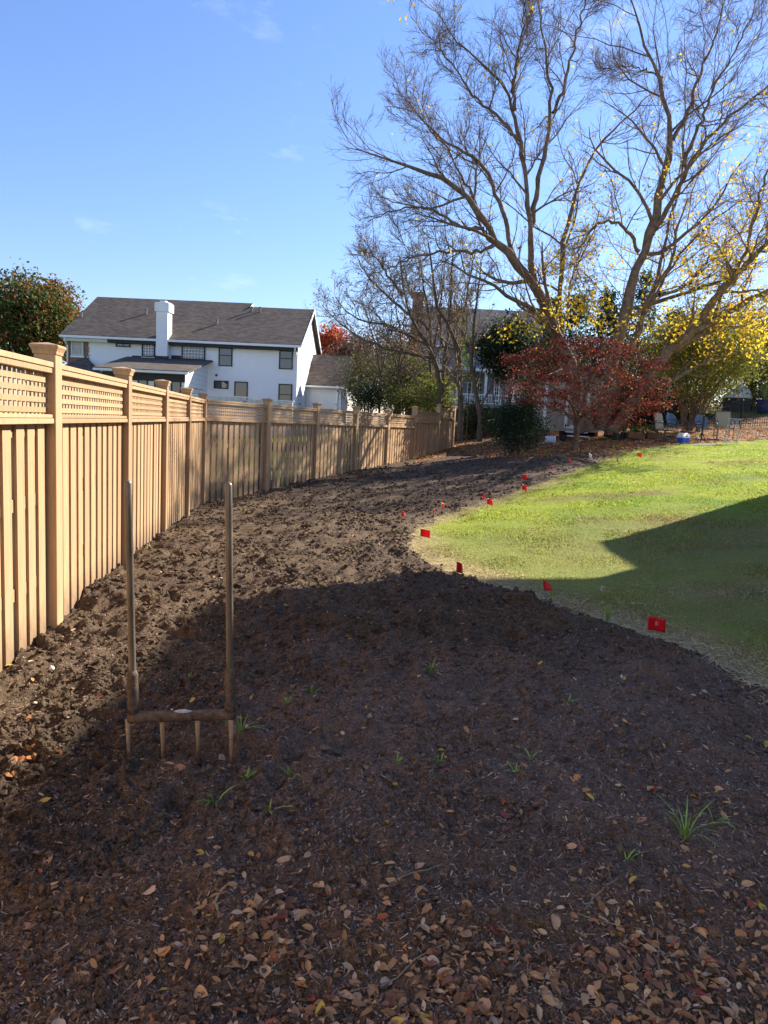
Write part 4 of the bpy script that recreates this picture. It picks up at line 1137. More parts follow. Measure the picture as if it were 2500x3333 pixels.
m.hexa([(SHX + 5.001, -8.1, SHH + 1.6), (SHX + 10.1, -8.1, SHH - .118), (SHX + 10.1, SHY + .1, SHH - .118), (SHX + 5.001, SHY + .1, SHH + 1.6), (SHX + 5.001, -8.1, SHH + 1.72), (SHX + 10.1, -8.1, SHH), (SHX + 10.1, SHY + .1, SHH), (SHX + 5.001, SHY + .1, SHH + 1.72)])
m.build('roof', M['shingle'], nh)
m = MB(); m.box((SHX, 13.652, -.5), (SHX + 4, SHY, 5.55)); m.build('porch_wall', M['siding_white'], nh)  # unseen block, shaped to step the shadow edge on the lawn
m = MB(); m.box((SHX, 13.652, 7.45), (SHX + 6, SHY, SHH - .13)); m.build('shadow_overhang', M['white_trim'], nh)  # unseen upper block, shaped to leave a sunlit notch in the shadow
NP = Plane((SHX, 0, 0), EY, EX)
for u in (-4, 0, 4, 8, 11.5):
    for z0 in (1.4, 4.8): window(nh, NP, (u - .5, u + .5, z0, z0 + 1.5), 'hung', 'white_trim')
NP2 = Plane((0, -6.5, 0), EX, -EY)  # windows of the added bounce wing
for u in (-7, -4, -1, 3, 6):
    for z0 in (1.0, 4.4): window(nh, NP2, (u - .45, u + .45, z0, z0 + 1.4), 'hung', 'white_trim')
# ================================================================== BACK OF THE YARD: shed, chairs, planters, iron fence
def px6(x): return 1950 + x / 3.016
def py6(y): return 1180 + y / 3.016
def px7(x): return 1700 + x / 3.687
def spot(px, Y, py=1430):
    X = at(px, py, Y)[0]; return np.array([X, Y, float(surf(X, Y))])
M['bronze'] = simple('dark_bronze_tube', (.075, .07, .062), .4, .2, 20, .5, 0)
M['sling'] = simple('beige_sling_fabric', (.26, .235, .185), .8, .12, 40, bstr=.3, bdist=.002)
M['blue_metal'] = simple('faded_blue_metal', (.065, .095, .155), .45, .2, 6, .0, .1)
M['light_blue'] = simple('light_blue_metal', (.22, .29, .45), .45, .12, 6, .0, .1)
M['black'] = simple('black_plastic', (.018, .018, .02), .5, .3, 9)
M['tan_wall'] = simple('tan_shed_panel', (.40, .34, .26), .7, .08, 3)
M['terracotta'] = simple('brown_planter', (.15, .075, .045), .75, .2, 6)
M['blue_plastic'] = simple('blue_plastic', (.02, .10, .50), .35, .05, 5, bstr=0)
M['white_plastic'] = simple('white_plastic', (.78, .78, .77), .4, .04, 5, bstr=0)
M['iron'] = simple('black_iron', (.012, .012, .012), .5, .3, 9)
M['blue_glaze'] = simple('blue_glaze', (.035, .05, .16), .2, .2, 5, bstr=0)
M['rock'] = simple('pale_rock', (.42, .40, .36), .85, .25, 8, bstr=.6, bdist=.01)
M['pvc'] = simple('pale_pipe', (.62, .62, .58), .5, .06, 5, bstr=0)
M['dome'] = simple('translucent_white_dome', (.66, .67, .64), .4, .06, 3, bstr=0)
M['char'] = simple('charcoal_panel', (.05, .05, .05), .7, .2, 5)
def arc(p0, p1, p2, n=10):
    t = np.linspace(0, 1, n)[:, None]; p0, p1, p2 = map(np.asarray, (p0, p1, p2)); return p0 * (1 - t) ** 2 + 2 * p1 * t * (1 - t) + p2 * t ** 2
def sling_chair(loc, rz, label, swivel=True):
    t = thing('patio_chair', label, 'chair', loc, rz, 'patio chairs at the back of the yard')       # faces local +x
    for s in (-1, 1):
        m = MB(); y = s * .27
        m.tube(np.r_[arc((.27, y, .40), (.0, y, .43), (-.22, y, .40), 8), arc((-.23, y, .42), (-.30, y, .70), (-.36, y, 1.02), 8)], .014, 8); m.build('side_frame', M['bronze'], t, local=True)
        m = MB(); m.tube(np.r_[arc((-.30, y * 1.05, .66), (-.05, y * 1.15, .68), (.22, y * 1.1, .64), 8), arc((.23, y * 1.1, .62), (.30, y * 1.1, .5), (.25, y, .39), 6)], .014, 8); m.build('armrest', M['bronze'], t, local=True)
    m = MB(); m.tube(arc((-.36, -.27, 1.02), (-.40, 0, 1.06), (-.36, .27, 1.02)), .014, 8); m.build('top_rail', M['bronze'], t, local=True)
    V, Q = sheet(7, 9, lambda a, b: np.array([-.235 - .125 * b + .03 * math.sin(b * 3), (a - .5) * .52, .43 + .59 * b]), .006)
    o = bpy.data.objects.new('backrest', np_mesh('backrest', V, Q, M['sling'], None, True)); link(o, t)
    V, Q = sheet(7, 7, lambda a, b: np.array([-.22 + .49 * b, (a - .5) * .52, .41 - .02 * math.sin(b * 3.1)]), .006)
    o = bpy.data.objects.new('seat', np_mesh('seat', V, Q, M['sling'], None, True)); link(o, t)
    if swivel:
        m = MB(); m.tube([(0, 0, .05), (0, 0, .39)], .03, 10); m.build('swivel_column', M['bronze'], t, local=True)
        a = np.linspace(0, 2 * np.pi, 21); m = MB(); m.tube(np.c_[.28 * np.cos(a), .28 * np.sin(a), np.full(21, .02)], .014, 8, False)
        for k in range(4): m.tube([(0, 0, .06), (.28 * math.cos(k * 1.571), .28 * math.sin(k * 1.571), .022)], .012, 6)
        m.build('base_ring', M['bronze'], t, local=True)
    else:
        for x, y in ((.25, .27), (.25, -.27), (-.25, .27), (-.25, -.27)):
            m = MB(); m.tube([(x, y, 0), (x * .95, y, .40)], .013, 8); m.build('leg', M['bronze'], t, local=True)
    return t
def shell_chair(loc, rz, label):
    t = thing('metal_chair', label, 'chair', loc, rz, 'patio chairs at the back of the yard')
    def back(a, b):
        th = (a - .5) * 2; w = math.sqrt(max(0, 1 - (2 * b - 1) ** 2)) * .29 + .004
        return np.array([-.27 - .13 * b + .09 * th * th * (w / .29), th * w, .40 + .52 * b])
    V, Q = sheet(11, 15, back, .006); o = bpy.data.objects.new('backrest', np_mesh('backrest', V, Q, M['blue_metal'], None, True)); link(o, t)
    V, Q = sheet(7, 7, lambda a, b: np.array([-.27 + .50 * b, (a - .5) * (.46 + .06 * b), .40 + .02 * math.cos(b * 3) - (.03 if b > .95 else 0)]), .006)
    o = bpy.data.objects.new('seat', np_mesh('seat', V, Q, M['blue_metal'], None, True)); link(o, t)
    for s in (-1, 1):
        y = s * .29
        m = MB(); m.tube(np.r_[arc((-.30, y, .62), (.0, y, .66), (.22, y, .62), 8), arc((.25, y, .60), (.36, y, .5), (.30, y, .02), 10), arc((.28, y, .015), (0, y, .005), (-.32, y, .015), 6)], .014, 8); m.build('arm_and_leg_tube', M['blue_metal'], t, local=True)
    m = MB(); m.tube([(-.32, -.29, .015), (-.32, .29, .015)], .014, 8); m.build('floor_bar', M['blue_metal'], t, local=True)
    m = MB(); m.tube([(.29, -.29, .36), (.29, .29, .36)], .012, 8); m.build('front_bar', M['blue_metal'], t, local=True)
    return t
def bistro_chair(loc, rz, label):
    t = thing('folding_chair', label, 'chair', loc, rz, 'patio chairs at the back of the yard')       # faces local +x
    r = .011
    for s in (-1, 1):
        y = s * .20
        m = MB(); m.tube([(.24, y, 0), (-.05, y, .40), (-.20, y, .86)], r, 8); m.build('leg', M['light_blue'], t, local=True)
        m = MB(); m.tube([(-.24, y * .9, 0), (.20, y * .9, .45)], r, 8); m.build('leg', M['light_blue'], t, local=True)
    m = MB()
    m.tube([(-.20, -.20, .86), (-.20, .20, .86)], r, 8); m.tube([(-.12, -.20, .62), (-.12, .20, .62)], r, 8)
    a = np.linspace(0, 2 * np.pi, 17); m.tube(np.c_[-.16 - .015 * np.sin(a), .075 * np.cos(a), .74 + .075 * np.sin(a)], .007, 6, False)
    for sy in (-1, 1):
        for sz in (-1, 1): m.tube([(-.16 - .012 * sz, sy * .055, .74 + sz * .055), (-.16 - .035 * sz, sy * .195, .74 + sz * .115)], .007, 6)
    m.build('backrest', M['light_blue'], t, local=True)
    for k in range(6):
        m = MB(); x = -.16 + k * .068; m.box((x, -.20, .445), (x + .05, .20, .457)); m.build('seat_slat', M['light_blue'], t, local=True)
    for x in (.22, -.22):
        m = MB(); m.tube([(x, -.19, .05), (x, .19, .05)], .008, 6); m.build('stretcher', M['light_blue'], t, local=True)
    return t
sling_chair(spot(px6(640), 26.0), math.radians(-52), 'beige sling patio chair on a round swivel base, left of the cooler')
shell_chair(spot(px6(745), 27.3), math.radians(-60), 'blue shell-back metal chair tucked behind the left beige chair')
shell_chair(spot(px6(1030), 26.6), math.radians(-80), 'blue round-back metal chair behind the black tripod stand')
sling_chair(spot(px6(1215), 26.8), math.radians(-100), 'beige sling chair standing behind the light blue folding chair', False)
bistro_chair(spot(px6(1300), 24.8), math.radians(75), 'light blue metal folding chair with a ring in its backrest')
# black tripod stand
L = spot(px6(1005), 25.4); t = thing('tripod_stand', 'black tripod stand with a short side arm between the patio chairs', 'stand', L)
m = MB(); m.tube([(0, 0, .3), (.02, 0, .92)], [.03, .045], 8); m.build('post', M['black'], t, local=True)
m = MB(); m.tube([(0, 0, .62), (-.30, -.05, .60)], .025, 8); m.build('arm', M['black'], t, local=True)
for a in (0, 2.1, 4.2): m = MB(); m.tube([(0, 0, .36), (.15 * math.cos(a), .15 * math.sin(a), 0)], .016, 6); m.build('leg', M['black'], t, local=True)
# cooler
L = spot(px6(825), 25.2); t = thing('cooler', 'small blue and white picnic cooler sitting on the leaf mulch', 'cooler', L, math.radians(28))
m = MB(); m.hexa([(-.16, -.12, 0), (.16, -.12, 0), (.16, .12, 0), (-.16, .12, 0), (-.18, -.14, .19), (.18, -.14, .19), (.18, .14, .19), (-.18, .14, .19)]); m.build('body', M['blue_plastic'], t, local=True, bevel=.012)
m = MB(); m.prism([(-.185, -.145, .192), (-.185, .145, .192), (-.185, .135, .26), (-.185, .06, .36), (-.185, -.06, .36), (-.185, -.135, .26)], (.37, 0, 0)); m.build('lid', M['white_plastic'], t, local=True, bevel=.012)
m = MB(); m.tube(arc((-.19, 0, .20), (-.19, 0, .20), (-.19, 0, .37), 3), .01, 6); m.tube([(.19, 0, .2), (.19, 0, .37)], .01, 6); m.build('handle', M['white_plastic'], t, local=True)
m = MB(); m.tube([(-.0, -.150, .24), (0, -.135, .25)], .03, 10); m.build('latch_button', M['black'], t, local=True)
# planters, pots
def tuft(t, c, n, h, spread, col, name='plant'):
    P = np.array(c) + np.c_[rng.normal(0, spread[0], n), rng.normal(0, spread[1], n), np.abs(rng.normal(h * .5, h * .35, n))]
    V, Fc, cc = cards(P, .03 + .03 * rng.random(n), np.asarray(col) * (.6 + .8 * rng.random((n, 1))))
    o = bpy.data.objects.new(name, np_mesh(name, V, Fc, M['leaf'], cc)); link(o, t); return o
def cards(P, s, c):
    n = len(P); a = rng.normal(size=(n, 3)); a /= np.linalg.norm(a, axis=1, keepdims=True); b = rng.normal(size=(n, 3)); b -= a * (a * b).sum(1, keepdims=True); b /= np.linalg.norm(b, axis=1, keepdims=True)
    s = s[:, None]; w = np.cross(a, b) * s * .18
    V = np.stack([P - a * s, P - a * .1 * s + b * s * .55 + w, P + a * s, P - a * .1 * s - b * s * .55 + w], 1).reshape(-1, 3)
    o = np.arange(n)[:, None] * 4
    return V, np.r_[o + np.array([0, 2, 1]), o + np.array([0, 3, 2])], np.repeat(c, 4, 0)
for x0, x1, lb in ((270, 430, 'brown planter box with leafy greens, next to the black pots'), (452, 586, 'brown planter box just left of the swivel chair')):
    L = spot(px6((x0 + x1) / 2), 27.0); wv = (x1 - x0) / 3.016 / 2312 * 27.0
    t = thing('planter_box', lb, 'planter', L, 0, 'brown planter boxes')
    m = MB(); th = .03
    for lo, hi in (((-wv/2, -.22, 0), (wv/2, -.19, .20)), ((-wv/2, .19, 0), (wv/2, .22, .20)), ((-wv/2, -.188, 0), (-wv/2+th, .188, .198)), ((wv/2-th, -.188, 0), (wv/2, .188, .198)), ((-wv/2+th, -.188, .0), (wv/2-th, .188, .15))): m.box(lo, hi)
    m.build('box', M['terracotta'], t, local=True); m = MB(); m.box((-wv/2-.015, -.235, .202), (wv/2+.015, -.185, .225)); m.build('rim', M['terracotta'], t, local=True)
    tuft(t, (0, 0, .18), 260, .30, (wv * .28, .10), (.10, .16, .035))
def pot(px, Y, r, h, mat, label, prof=None):
    L = spot(px, Y); t = thing('plant_pot', label, 'pot', L)
    m = MB(); m.lathe((0, 0, 0), prof or [(r * .78, 0), (r * .95, h * .9), (r * 1.06, h * .9), (r * 1.06, h), (r * .9, h), (r * .88, h * .85), (.01, h * .84)], 18); m.build('pot_body', M[mat], t, local=True)
    return t
pot(px6(172), 26.6, .15, .28, 'black', 'black nursery pot left of the planter boxes'); tuft(pot(px6(236), 27.2, .13, .24, 'black', 'smaller black pot half behind the first planter box'), (0, 0, .2), 60, .2, (.06, .06), (.10, .14, .04))
pot(px7(488), 28.0, .16, .24, 'black', 'black pot beside the tipped white bucket by the shed')
# tipped bucket and rocks by the shed
L = spot(px7(337), 27.6); t = thing('bucket', 'white plastic bucket tipped on its side near the shed', 'bucket', L, math.radians(-20))
m = MB(); a = np.linspace(0, 2 * np.pi, 19)[:-1]
prof = [(.01, -.19), (.125, -.19), (.15, .18), (.16, .18), (.16, .20), (.14, .20), (.115, -.17), (.01, -.17)]
V = np.concatenate([np.c_[np.full(18, x), r * np.cos(a), .155 + r * np.sin(a) - .015] for r, x in prof]); Q = [(j*18+i, j*18+(i+1) % 18, (j+1)*18+(i+1) % 18, (j+1)*18+i) for j in range(len(prof)-1) for i in range(18)]
m.add(V, Q).build('bucket_body', M['white_plastic'], t, True, local=True)
m = MB(); m.tube(arc((.18, -.15, .15), (.30, 0, .02), (.18, .15, .15)), .006, 6); m.build('handle', M['wire'], t, local=True)
for k, (dx, sz) in enumerate(((-.42, .09), (-.62, .07), (-.28, .06), (-.15, .05))):
    V, Fc = blobs(np.array([L[0] + dx]), np.array([27.3 + .1 * k]), np.array([float(surf(L[0] + dx, 27.3 + .1 * k)) + sz * .35]), np.array([sz]), .6, .25)
    o = np_obj('rock', V, Fc, M['rock']); tag(o, ['large pale rock left of the tipped bucket', 'outermost pale rock beside the holly bush', 'small pale rock touching the tipped bucket', 'smallest pale rock in front of the bucket'][k], 'rock', 'rocks by the bucket')
# shed
sX0, sX1, sY = at(1766, 1400, 29)[0], at(1955, 1400, 29)[0], 29.0
sz = float(at(1800, 1397, sY)[2]); t = thing('garden_shed', 'tan panelled garden shed with white trimmed door, behind the red maple', 'shed', (sX0, sY, terr(sX0, sY)))
npn = 9
for k in range(npn):
    w_ = (sX1 - sX0) / npn; x0 = sX0 + k * w_
    m = MB(); m.box((x0 + .006, sY, sz + .06), (x0 + w_ - .006, sY + .04, sz + 2.0)); m.build('wall_panel', M['tan_wall'], t)
m = MB(); m.box((sX0, sY + .041, sz), (sX1, sY + 2.2, sz + 2.0)); m.prism([(sX0, sY + .041, sz + 2.002), (sX1, sY + .041, sz + 2.002), ((sX0 + sX1) / 2, sY + .041, sz + 2.6)], (0, 2.1, 0)); m.build('wall', M['tan_wall'], t)
mx_ = (sX0 + sX1) / 2
m = MB()
for s, xe in ((-1, sX0 - .15), (1, sX1 + .15)):
    m.hexa([(xe, sY - .15, sz + 1.9), (mx_, sY - .15, sz + 2.62), (mx_, sY + 2.3, sz + 2.62), (xe, sY + 2.3, sz + 1.9), (xe, sY - .15, sz + 1.98), (mx_, sY - .15, sz + 2.70), (mx_, sY + 2.3, sz + 2.70), (xe, sY + 2.3, sz + 1.98)])
m.build('roof', M['shingle'], t)
m = MB(); m.box((sX0 - .03, sY - .03, sz), (sX0 + .09, sY - .001, sz + 2.0)); m.build('corner_trim', M['white_trim'], t)
m = MB(); m.box((sX1 - .09, sY - .03, sz), (sX1 + .03, sY - .001, sz + 2.0)); m.build('corner_trim', M['white_trim'], t)
m = MB(); m.box((sX0 + .091, sY - .04, sz - .05), (sX1 - .091, sY - .001, sz + .055)); m.build('sill_beam', M['tan_wall'], t)
d0 = at(px7(500), 1390, sY)[0]
m = MB(); m.box((d0, sY - .05, sz + .07), (d0 + .10, sY - .002, sz + 1.85)); m.box((d0 + .1, sY - .045, sz + .07), (d0 + .85, sY - .002, sz + .2)); m.box((d0 + .85, sY - .05, sz + .07), (d0 + .95, sY - .002, sz + 1.85)); dr = m.build('door', M['white_trim'], t)
m = MB(); m.box((d0 + .02, sY - .065, sz + .15), (d0 + .22, sY - .051, sz + .19)); m.box((d0 + .03, sY - .065, sz + .11), (d0 + .07, sY - .0515, sz + .23)); m.build('hinge', M['black'], dr)
for k in range(2):
    m = MB(); m.box((d0 + .05, sY - .30 - .25 * k, sz - .10 - .16 * k), (d0 + .9, sY - .06 - .25 * k, sz - .05 - .16 * k)); m.build('step', M['white_trim'], t)
m = MB()
for xx in (sX0 + .1, mx_, sX1 - .2): m.box((xx, sY + .05, float(terr(xx, sY)) - .2), (xx + .12, sY + 2.1, sz - .001))
m.build('skid', M['terracotta'], t)
# pale pipe on the ground and shovel on the soil
a_, b_ = spot(px6(925), 24.3), spot(px6(1150), 24.3); o = MB().tube([a_ + ZZ * .02, (a_ + b_) / 2 + ZZ * .025, b_ + ZZ * .02], .02, 8).build('plastic_pipe', M['pvc']); tag(o, 'thin pale pipe lying on the mulch in front of the chairs', 'pipe')
q0 = on_ground(1250 + 1515 / 2.765, 1400 + 268 / 2.765, .05); q1 = on_ground(1250 + 1590 / 2.765, 1400 + 276 / 2.765, .05); q2 = on_ground(1925, 1507, .05)
t = thing('shovel', 'grey-bladed shovel lying on the soil at the top of the bed', 'shovel', v3(q1, surf(q1[0], q1[1])))
def gq_(p, h): return np.array([p[0], p[1], float(surf(p[0], p[1])) + h])
dv = (q1 - q0)[:2]; ln = np.linalg.norm(dv); dv /= ln; nv_ = np.array([-dv[1], dv[0]])
V, Q = sheet(7, 7, lambda a, b: gq_(v3(q0[:2] + dv * ln * b + nv_ * (a - .5) * .26 * min(1, .35 + 2.2 * b), 0), .05 + .05 * (2 * a - 1) ** 2 + .03 * b), .006)
np_obj('blade', V, Q, M['steel_vent'], t, None, True)
m = MB(); m.tube([gq_(q1, .09), gq_((q1 + q2) / 2, .09), gq_(q2, .07)], .019, 8); m.build('handle', simple('ash_handle', (.28, .15, .07), .6), t)
# iron fence at the back
FY0 = 33.0
fx0, fx1 = at(px6(640), 1350, FY0)[0], at(2700, 1350, FY0)[0]
t = thing('iron_fence', 'black iron picket fence behind the patio chairs', 'fence', (fx0, FY0, terr(fx0, FY0)))
def gz(x): return float(terr(x, FY0))
ht = 1.12
xs = np.arange(fx0, fx1, .105)
pk_me = MB().box((-.008, -.008, 0), (.008, .008, ht)).mesh('picket', M['iron'])
for x_ in xs:
    o = bpy.data.objects.new('picket', pk_me); link(o, t); o.location = np.array([x_, FY0, gz(x_) + .05]) - ORG[t.name]
for zz_ in (.16, ht - .12, ht + .02):
    xs2 = np.linspace(fx0, fx1, 12); MB().tube([(x_, FY0, gz(x_) + .05 + zz_) for x_ in xs2], .018, 6).build('rail', M['iron'], t)
for x_ in np.r_[np.arange(at(px6(1400), 1350, FY0)[0], fx0, -2.3), at(px6(1400), 1350, FY0)[0] + 2.3, at(px6(1400), 1350, FY0)[0] + 4.6]:
    m = MB(); m.box((x_ - .035, FY0 - .035, gz(x_) - .1), (x_ + .035, FY0 + .035, gz(x_) + ht + .14)); po = m.build('post', M['iron'], t)
    m = MB(); m.lathe((x_, FY0, gz(x_) + ht + .14), [(.045, 0), (.045, .02), (.01, .06)], 8); m.build('cap', M['iron'], po)
# domed shelter and blue pot on the slope behind the fence
DY = 40.0
d0, d1 = at(px6(1288), 1300, DY), at(px6(1545), 1300, DY); gz0 = float(at(px6(1420), py6(452), DY)[2]); wd_ = d1[0] - d0[0]
zb = float(at(px6(1420), py6(348), DY)[2]); ztp = float(at(px6(1480), py6(210), DY)[2])
t = thing('domed_shelter', 'round shelter with dark base and white domed cover on the slope', 'shelter', ((d0[0] + d1[0]) / 2, DY, terr((d0[0] + d1[0]) / 2, DY)))
m = MB(); m.lathe(((d0[0] + d1[0]) / 2, DY + wd_ / 2, 0), [(wd_ / 2, float(terr(d0[0], DY)) - .5), (wd_ / 2, zb)], 28); m.build('base', M['char'], t)
def dome(a, b):
    th = math.radians(0 + 180 * a); ph = math.radians(88 * b); R_ = wd_ / 2 + .03
    c_ = np.array([(d0[0] + d1[0]) / 2, DY + wd_ / 2, zb]); sx_ = 1.0
    return c_ + np.array([R_ * math.cos(th) * math.cos(ph) if False else R_ * math.cos(th * 2) * math.cos(ph), R_ * math.sin(th * 2) * math.cos(ph), (ztp - zb) * math.sin(ph) * (.72 + .28 * math.cos(th * 2))])
V, Q = sheet(37, 10, dome, .02); np_obj('dome_cover', V, Q, M['dome'], t, None, True)
for k in range(4):
    a0 = .30 + .13 * k; m = MB(); m.tube([dome(a0, b) + np.array([0, 0, .015]) for b in np.linspace(0, 1, 9)], .02, 5); m.build('rib', M['steel_vent'], t)
PY_ = 39.0
pp = at(px6(1610), py6(450), PY_); t = thing('glazed_pot', 'blue glazed pot with spiky plant beside the domed shelter', 'pot', (pp[0], PY_, terr(pp[0], PY_)))
g_ = np.array([pp[0], PY_, float(terr(pp[0], PY_))]); m = MB(); m.lathe(g_, [(.24, 0), (.36, .4), (.33, .62), (.39, .67), (.39, .72), (.32, .72), (.30, .64), (.01, .64)], 20); m.build('pot_body', M['blue_glaze'], t, True)
m = MB()
for k in range(34):
    a = rng.random() * 6.28; r = .15 + .65 * rng.random(); h = .9 - .5 * r + .2 * rng.random(); p_ = g_ + ZZ * .66
    tip = p_ + np.array([r * math.cos(a), r * math.sin(a), h]); sd_ = np.array([-math.sin(a), math.cos(a), 0]) * .03; md = p_ * .5 + tip * .5 + ZZ * .08
    m.add([p_ - sd_, p_ + sd_, md + sd_, md - sd_, tip], [(0, 1, 2, 3)], [(3, 2, 4)])
m.build('spiky_leaves', simple('pale_green_leaf', (.22, .26, .08), .6), t)
# ================================================================== TREES AND SHRUBS
def resample(P, K):
    P = np.asarray(P, float); d = np.r_[0, np.cumsum(np.linalg.norm(np.diff(P, axis=0), axis=1))]
    # smooth a little by averaging a denser linear resample
    t = np.linspace(0, d[-1], K * 4); Q = np.stack([np.interp(t, d, P[:, i]) for i in range(3)], 1)
    k = 5; Qp = np.r_[np.repeat(Q[:1], k, 0), Q, np.repeat(Q[-1:], k, 0)]
    Q = np.stack([np.convolve(Qp[:, i], np.ones(2 * k + 1) / (2 * k + 1), 'valid') for i in range(3)], 1)
    return Q[np.linspace(0, len(Q) - 1, K).astype(int)]
def spawn(P, R, per, t0, t1, lf, ang, K, up=.1, wob=.18, rs=.6, tip=.25, lmin=None, lmax=None, flat=0.0):
    """children of every branch: P (N,K0,3), R (N,K0)"""
    N, K0, _ = P.shape
    id_ = np.repeat(np.arange(N), per); n = len(id_)
    t = t0 + (t1 - t0) * ((np.tile(np.arange(per), N) + rng.random(n)) / per)
    f = t * (K0 - 1); i0 = np.minimum(f.astype(int), K0 - 2); fr = (f - i0)[:, None]
    p = P[id_, i0] * (1 - fr) + P[id_, i0 + 1] * fr
    T = P[id_, i0 + 1] - P[id_, i0]; T /= np.linalg.norm(T, axis=1, keepdims=True) + 1e-9
    r0 = (R[id_, i0] * (1 - fr[:, 0]) + R[id_, i0 + 1] * fr[:, 0]) * rs
    Lp = np.linalg.norm(np.diff(P, axis=1), axis=2).sum(1)[id_]
    L = Lp * lf * (1.15 - .65 * t) * (.6 + .7 * rng.random(n))
    if lmin: L = np.clip(L, lmin, lmax)
    b = rng.normal(size=(n, 3)); b[:, 2] *= (1 - flat); b -= T * (b * T).sum(1, keepdims=True); b /= np.linalg.norm(b, axis=1, keepdims=True) + 1e-9
    a = ang * (.7 + .6 * rng.random(n)); d = T * np.cos(a)[:, None] + b * np.sin(a)[:, None]
    C = np.zeros((n, K, 3)); C[:, 0] = p
    for k in range(1, K):
        d = d + np.array([0, 0, up]) + rng.normal(0, wob, (n, 3)); d /= np.linalg.norm(d, axis=1, keepdims=True)
        C[:, k] = C[:, k - 1] + d * (L / (K - 1))[:, None]
    RR = r0[:, None] * np.linspace(1, tip, K)[None]
    return C, RR
def wood(name, sets, mat, parent, rough=0.0):
    Vs, Qs, n = [], [], 0
    for P, R, s in sets:
        if rough: R = R * (1 + rough * rng.normal(size=R.shape).clip(-2, 2))
        V, Q = tubes(P, R, s); Vs.append(V); Qs.append(Q + n); n += len(V)
    return np_obj(name, np.concatenate(Vs), np.concatenate(Qs), mat, parent, None, True)
def foliage(name, P, s, c, mat, parent):
    V, Fc, cc = cards(P, s, c); o = np_obj(name, V, Fc, mat, parent, cc); o['kind'] = 'stuff'; return o
def pick(P, n): return P[rng.integers(0, len(P), n)]
def tips(C, lo=.4):
    K = C.shape[1]; return C[:, int(K * lo):].reshape(-1, 3)
def hue(n, pal, p, v=.35):
    pal = np.asarray(pal, float); return pal[rng.choice(len(pal), n, p=p)] * (1 - v + 2 * v * rng.random((n, 1)))

# ---- the big river birch: limbs traced, then branched
BY = BYC = 27.5
def b1(x, y): return 1050 + x / 1.1441, y / 1.1441
BASE = np.array([at(1945, 1400, BY)[0], BY, 0]); BASE[2] = float(surf(BASE[0], BY)) - .1
PRIOR = []
def near_prior(p):
    if not PRIOR: return None
    A = np.concatenate(PRIOR); q = np.array([p[0] / p[1], (p[2] - CAM_H) / p[1]])
    d = np.hypot(A[:, 0] / A[:, 1] - q[0], (A[:, 2] - CAM_H) / A[:, 1] - q[1]); return A[d.argmin()]
def limb(pts, dy, r0, r1, K=22, base=None):
    n = len(pts); out = []; BY = BYC; st_ = None
    if base is None:
        st_ = near_prior(at(*b1(*pts[0]), BY)); BY = st_[1]
    for i, (x, y) in enumerate(pts):
        px, py = b1(x, y); out.append(at(px, py, BY + dy * i / (n - 1)))
    out = [base if base is not None else st_] + out
    P = resample(out, K); PRIOR.append(P)
    R = min(r1, .012) + (r0 * .8 - min(r1, .012)) * (1 - np.linspace(0, 1, K)) ** 1.1
    return P, R
T1 = [(880, 1230), (845, 1160), (790, 1060), (735, 985), (660, 920), (612, 850), (580, 770), (500, 690), (400, 632), (310, 630), (220, 580), (110, 560), (45, 535)]
T3 = [(1100, 1260), (1125, 1170), (1155, 1070), (1180, 980), (1222, 860), (1268, 690), (1300, 545), (1290, 420), (1270, 330), (1232, 245), (1200, 140), (1150, 40), (1130, -60), (1120, -160)]
T5 = [(1230, 1380), (1290, 1310), (1350, 1255), (1420, 1203), (1480, 1182), (1560, 1140), (1660, 1080), (1760, 1010), (1880, 920)]
roots = [BASE + np.array([-.25, 0, 0]), BASE + np.array([.05, .1, 0]), BASE + np.array([.35, -.1, 0])]
